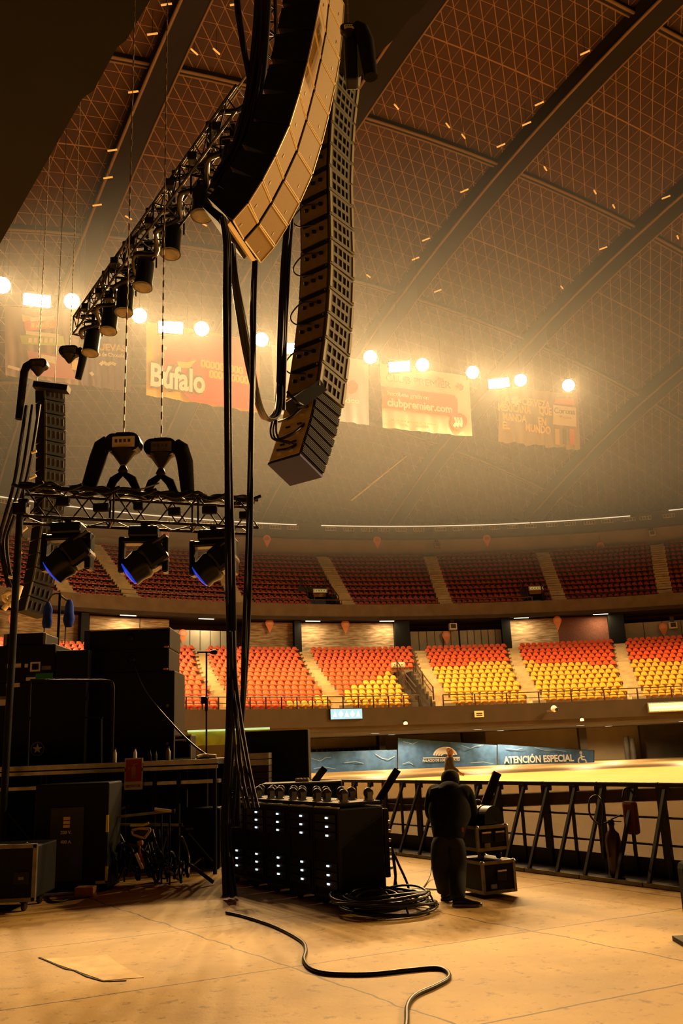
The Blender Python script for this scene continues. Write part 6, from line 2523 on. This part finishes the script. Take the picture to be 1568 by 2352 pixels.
# ================================================================== FLIGHT CASES BY THE MAN
def road_case(P, rz, size, label, plates, z0, casters=True):
    t = thing('flight_case', label, 'case', P, rz)
    w_, d_, h_ = size
    b = MB(); b.bbox((w_ / 2, d_ / 2, z0 + h_ / 2), (w_, d_, h_), .012); b.build('body', M['black'], t, world=False)
    b = MB()
    for z in (z0 + .015, z0 + h_ - .015):
        b.box((w_ / 2, 0, z), (w_ + .012, .02, .035)); b.box((0, d_ / 2, z), (.02, d_ + .012, .035)); b.box((w_, d_ / 2, z), (.02, d_ + .012, .035)); b.box((w_ / 2, d_, z), (w_ + .012, .02, .035))
    for x in (0, w_):
        for y in (0, d_):
            b.box((x, y, z0 + h_ / 2), (.032, .032, h_))
    b.build('metal_edge', M['alu_dull'], t, world=False)
    for x in plates:
        b = MB(); b.bbox((x, -.012, z0 + h_ * .55), (.13, .018, .12), .006); pl_ = b.build('handle_plate', M['steel_dark'], t, world=False)
        b = MB(); b.box((x, -.028, z0 + h_ * .55 + .05), (.12, .02, .018)); b.build('handle', M['alu'], pl_, world=False)
    b = MB(); b.bbox((w_ * .3, -.012, z0 + h_ * .22), (.08, .02, .05), .006); b.build('latch', M['alu_dull'], t, world=False)
    for x, y in ((0, 0), (w_, 0), (0, d_), (w_, d_)):
        b = MB(); b.lathe((x, y, z0 + h_ - .02), [(.028, 0), (.028, .02), (.012, .032)], 8); b.build('corner', M['alu'], t, world=False)
    if casters:
        for x in (.08, w_ - .08):
            for y in (.08, d_ - .08):
                b = MB(); b.lathe((x - .018, y, z0 - .062), [(.042, 0), (.048, .008), (.048, .03), (.042, .038)], 12, 0, (1, 0, 0)); b.box((x, y, z0 - .012), (.07, .07, .02)); b.build('caster', M['rubber'], t, world=False)
    return t


pc = gz(1117, 2066)
rz = radians(-8)
# the corner nearest the camera: its left face runs back to the left
cy_ = Vector((-sin(rz), cos(rz), 0))
ex_ = Vector((cos(rz), sin(rz), 0))
LOWH = .345
rzc = radians(24)
road_case((pc.x - .02, pc.y, 0), rzc, (.42, .60, LOWH), 'lower black flight case with one handle plate, on the floor beside the bending man', [.24], .05, False)
b = MB()
pB = Vector((pc.x - .02, pc.y, 0))
road_case((pc.x - .05, pc.y + .03, 0), rzc, (.40, .58, .27), 'upper black flight case with two handle plates, standing on casters on the lower case', [.11, .29], .05 + LOWH + .115, True)
for k, (x0, y0, x1, y1) in enumerate([(1066, 1976, 1086, 1971), (1116, 1970, 1144, 1977)]):
    pass
# drum shaped case on top
zt2 = .05 + LOWH + .115 + .27 + .012
pD = Vector((pc.x + .05, pc.y + .36, zt2))
t = thing('drum_case', 'shiny black half round case with a strap on top of the upper flight case', 'case', pD, radians(42))
b = MB()
prof = [(-.165, 0)] + [(.165 * cos(radians(180 - 9 * k)), .05 + .15 * sin(radians(9 * k))) for k in range(21)] + [(.165, 0)]
b.prism([(x, -.20, z) for x, z in prof], (0, .40, 0))
bd = b.build('shell', M['black_gloss'], t, world=False)
for yy in (-.06, .10):
    b = MB()
    for k in range(20):
        a0, a1 = radians(180 - 9 * k), radians(180 - 9 * (k + 1))
        b.prism([(.166 * cos(a0), yy, .05 + .152 * sin(a0)), (.166 * cos(a1), yy, .05 + .152 * sin(a1)), (.173 * cos(a1), yy, .05 + .158 * sin(a1)), (.173 * cos(a0), yy, .05 + .158 * sin(a0))], (0, .035, 0))
    b.build('strap', M['rubber'], bd, world=False)
b = MB(); b.tube(smooth([(-.02, .05, .225), (0, .05, .255), (.06, .05, .255), (.08, .05, .215)], 4), .012, 6); b.build('handle', M['rubber'], t, world=False)

# ================================================================== PEOPLE
def px(x, y, Y):
    return at(x, y, Y)


def hand_chains(wrist, dirv, palm_n, k=1.0, curl=.5):
    """palm and five separate fingers from the wrist along dirv"""
    d_ = Vector(dirv).normalized()
    n_ = Vector(palm_n).normalized()
    s = d_.cross(n_).normalized()
    n_ = s.cross(d_).normalized()
    out = []
    palm = wrist + d_ * .05 * k
    kn = wrist + d_ * .09 * k
    out.append([(tuple(wrist), .026 * k), (tuple(palm), (.030 * k)), ])
    for i, (o, ln) in enumerate(((-.030, .062), (-.010, .075), (.010, .078), (.029, .068))):
        a = kn + s * o * k
        b_ = a + (d_ * (1 - .3 * curl) + n_ * .5 * curl) * ln * .5 * k
        c = b_ + (d_ * (1 - curl) + n_ * 1.0 * curl) * ln * .5 * k
        out.append([(tuple(palm), .030 * k), (tuple(a), .011 * k), (tuple(b_), .0095 * k), (tuple(c), .0078 * k)])
    th = wrist + d_ * .035 * k - s * .032 * k
    out.append([(tuple(palm), .030 * k), (tuple(th), .012 * k), (tuple(th + (d_ * .6 - s * .5 + n_ * .3).normalized() * .032 * k), .010 * k), (tuple(th + (d_ * .95 - s * .35 + n_ * .5).normalized() * .06 * k), .0085 * k)])
    return out


def shoe(name, parent, heel, ang, m, sole, ln=.29):
    b = MB()
    ca, sa = cos(ang), sin(ang)
    R = Matrix(((ca, -sa, 0), (sa, ca, 0), (0, 0, 1)))
    # stations along the foot: x, half width, height
    st = [(-.03, .030, .09), (0, .038, .10), (.07, .038, .105), (.12, .042, .085), (.19, .047, .06), (.25, .042, .05), (.285, .022, .042)]
    vs, fs = [], []
    K = 10
    for x, w_, h_ in st:
        x *= ln / .29
        for k in range(K):
            th = 2 * pi * k / K
            z = .018 + (h_ - .018) * (.5 + .5 * sin(th))
            vs.append(heel + R @ Vector((x, w_ * cos(th) * (1.0 if sin(th) < .2 else .82), z)))
    for i in range(len(st) - 1):
        for k in range(K):
            fs.append((i * K + k, i * K + (k + 1) % K, (i + 1) * K + (k + 1) % K, (i + 1) * K + k))
    b.add(vs, fs + [tuple(range(K))[::-1], tuple(range((len(st) - 1) * K, len(st) * K))], 0, True)
    o = b.build(name, m, parent)
    b = MB()
    pl_ = [heel + R @ Vector((x * ln / .29, y, 0)) for x, y in ((-.035, -.03), (.05, -.042), (.19, -.05), (.26, -.042), (.29, 0), (.26, .042), (.19, .05), (.05, .042), (-.035, .03))]
    b.prism(pl_, (0, 0, .028))
    b.build('sole', sole, o)
    return o


# --- the man bending over the cases, seen from behind
YP = 10.85
fl_, fr_ = gz(1022, 2068), gz(1046, 2082)
hipL, hipR, pel = px(1010, 1926, YP), px(1046, 1926, YP), px(1028, 1915, YP)
knL, knR = px(1013, 1998, YP - .04), px(1049, 2000, YP - .03)
anL, anR = Vector((fl_.x, fl_.y, .09)), Vector((fr_.x + .03, fr_.y + .02, .09))
wst = px(1029, 1882, YP + .05)
chs = px(1031, 1838, YP + .22)
nck = px(1033, 1808, YP + .38)
hdb = px(1034, 1794, YP + .44)
hdt = px(1034, 1786, YP + .50)
shL, shR = px(997, 1815, YP + .27), px(1069, 1815, YP + .27)
elL, elR = px(990, 1868, YP + .34), px(1081, 1874, YP + .24)
wrL, wrR = px(1012, 1900, YP + .62), px(1082, 1903, YP + .50)
man = thing('person', 'man in black jacket and dark trousers bending over flight cases, seen from behind', 'person', (pel.x, pel.y, 0))
T_ = tuple
body = [[(T_(pel), .12), (T_(wst), .12), (T_(chs), .13), (T_(nck), .062), (T_(hdb), .115), (T_(hdt), .10)],
        [(T_(chs), .13), (T_(shL), .06), (T_(elL), .042), (T_(wrL), .028)], [(T_(chs), .13), (T_(shR), .06), (T_(elR), .042), (T_(wrR), .028)],
        [(T_(pel), .12), (T_(hipL), .09), (T_(knL), .058), (T_(anL), .042)], [(T_(pel), .12), (T_(hipR), .09), (T_(knR), .058), (T_(anR), .042)]]
body += hand_chains(wrL, wrL - elL, (0, 0, -1), 1.0, .6) + hand_chains(wrR, wrR - elR, (0, 0, -1), 1.0, .7)
skinned('body', body, M['skin'], man)
hm_ = px(1032, 1876, YP + .04)
jk = [[(T_(px(1029, 1944, YP + .0)), .185), (T_(px(1029, 1910, YP + .01)), .19), (T_(px(1029, 1870, YP + .09)), .21), (T_(px(1031, 1838, YP + .20)), .225), (T_(px(1032, 1820, YP + .28)), .19), (T_(px(1033, 1807, YP + .38)), .10)],
      [(T_(px(1029, 1870, YP + .09)), .21), (T_(px(1011, 1828, YP + .22)), .15), (T_(shL), .125), (T_(elL), .092), (T_(lerp(elL, wrL, .9)), .05)],
      [(T_(px(1029, 1870, YP + .09)), .21), (T_(px(1054, 1828, YP + .22)), .15), (T_(shR), .125), (T_(elR), .095), (T_(lerp(elR, wrR, .9)), .052)]]
skinned('jacket', jk, M['black_cloth'], man)
hd_ = [[(T_(hdb + Vector((0, -.06, -.07))), .085), (T_(hdb + Vector((0, -.03, .0))), .125), (T_(hdb + Vector((0, .03, .06))), .125), (T_(hdb + Vector((0, .06, .11))), .07)]]
skinned('hair', hd_, mat('dark hair', (.008, .006, .005), .9), man)
tr = [[(T_(px(1028, 1902, YP)), .17), (T_(pel), .185), (T_(hipL), .15), (T_(knL), .118), (T_(anL + Vector((0, 0, .03))), .095), (T_(anL + Vector((.0, .0, -.03))), .092)],
      [(T_(pel), .185), (T_(hipR), .15), (T_(knR), .118), (T_(anR + Vector((0, 0, .03))), .095), (T_(anR + Vector((.0, .0, -.03))), .092)]]
skinned('trousers', tr, M['jeans'], man)
shoe('shoe', man, fl_ + Vector((-.01, -.02, 0)), radians(60), M['black_gloss'], M['steel_dark'])
shoe('shoe', man, fr_ + Vector((.0, -.02, 0)), radians(-12), M['black_gloss'], M['alu_dull'])
q = px(1062, 1906, YP - .12)
b = MB(); b.bbox(q, (.022, .02, .05), .005); b.build('red_tag', M['red'], man)
for s, e in ((anL, -.03), (anR, .03)):
    b = MB(); b.lathe(s + Vector((0, 0, -.02)), [(.05, 0), (.046, .06)], 12); b.build('sock', M['white'], man)

# --- the man walking over the arena floor far behind
YF = 26.0
dlt = Vector((0, 0, 0))


def fpx(x, z, y=0.0):
    c = at(1030, 1725, YF)
    return Vector((c.x + x, YF + y, z))


ZF_ = at(1030, 1717, YF).z
k = ZF_ / 1.74
far = thing('person', 'grey haired man in a grey jacket walking across the arena floor', 'person', fpx(0, 0))
P_ = fpx
fp = dict(pel=P_(0, .95 * k), wst=P_(-.01, 1.12 * k), chs=P_(.0, 1.32 * k), nck=P_(.02, 1.50 * k), hd1=P_(.045, 1.585 * k), hd2=P_(.05, 1.70 * k),
          shA=P_(.01, 1.40 * k, -.19), shB=P_(.01, 1.40 * k, .19), elA=P_(.05, 1.16 * k, -.24), elB=P_(-.05, 1.16 * k, .22), wrA=P_(.25, 1.02 * k, -.22), wrB=P_(-.03, .92 * k, .22),
          hA=P_(0, .92 * k, -.09), hB=P_(0, .92 * k, .09), kA=P_(.16, .52 * k, -.09), kB=P_(-.06, .50 * k, .09), aA=P_(.20, .10, -.09), aB=P_(-.34, .16, .09))
fp = {a: T_(v) for a, v in fp.items()}
ch = [[(fp['pel'], .13), (fp['wst'], .12), (fp['chs'], .135), (fp['nck'], .06), (fp['hd1'], .10), (T_(lerp(Vector(fp['hd1']), Vector(fp['hd2']), .6)), .112), (T_(Vector(fp['hd2']) + Vector((0, 0, .035))), .06)],
      [(fp['chs'], .135), (fp['shA'], .062), (fp['elA'], .044), (fp['wrA'], .03)], [(fp['chs'], .135), (fp['shB'], .062), (fp['elB'], .044), (fp['wrB'], .03)],
      [(fp['pel'], .13), (fp['hA'], .09), (fp['kA'], .058), (fp['aA'], .042)], [(fp['pel'], .13), (fp['hB'], .09), (fp['kB'], .058), (fp['aB'], .042)]]
ch += hand_chains(Vector(fp['wrA']), Vector(fp['wrA']) - Vector(fp['elA']), (0, 1, -.3)) + hand_chains(Vector(fp['wrB']), (-.1, 0, -1), (0, 1, 0))
skinned('body', ch, M['skin'], far)
hd1, hd2 = Vector(fp['hd1']), Vector(fp['hd2'])
b = MB()
b.add([hd1 + Vector((.088, -.018, -.005)), hd1 + Vector((.088, .018, -.005)), hd1 + Vector((.118, 0, -.012)), hd1 + Vector((.086, 0, .035))], [(0, 1, 2), (0, 2, 3), (1, 3, 2), (0, 3, 1)])
b.build('nose', M['skin'], far)
skinned('hair', [[(T_(hd1 + Vector((-.06, 0, .0))), .06), (T_(hd1 + Vector((-.05, 0, .07))), .095), (T_(hd2 + Vector((-.025, 0, -.01))), .108), (T_(hd2 + Vector((-.01, 0, .05))), .06)]], M['hair_grey'], far)
jk = [[(T_(P_(-.01, .86 * k)), .155), (T_(P_(-.01, 1.0 * k)), .15), (T_(P_(-.01, 1.18 * k)), .155), (T_(P_(0, 1.36 * k)), .17), (T_(P_(.01, 1.47 * k)), .10)],
      [(T_(P_(0, 1.36 * k)), .17), (fp['shA'], .095), (fp['elA'], .068), (T_(lerp(Vector(fp['elA']), Vector(fp['wrA']), .85)), .05)],
      [(T_(P_(0, 1.36 * k)), .17), (fp['shB'], .095), (fp['elB'], .068), (T_(lerp(Vector(fp['elB']), Vector(fp['wrB']), .85)), .05)]]
skinned('jacket', jk, M['jacket_grey'], far)
skinned('trousers', [[(fp['pel'], .145), (fp['hA'], .11), (fp['kA'], .08), (T_(Vector(fp['aA']) + Vector((0, 0, .01))), .065)], [(fp['pel'], .145), (fp['hB'], .11), (fp['kB'], .08), (T_(Vector(fp['aB']) + Vector((0, 0, .01))), .065)]], M['jeans'], far)
shoe('shoe', far, Vector((fp['aA'][0] - .04, fp['aA'][1], 0.022)), 0, M['black'], M['steel_dark'])
shoe('shoe', far, Vector((fp['aB'][0] - .04, fp['aB'][1], 0.06)), 0, M['black'], M['steel_dark'])
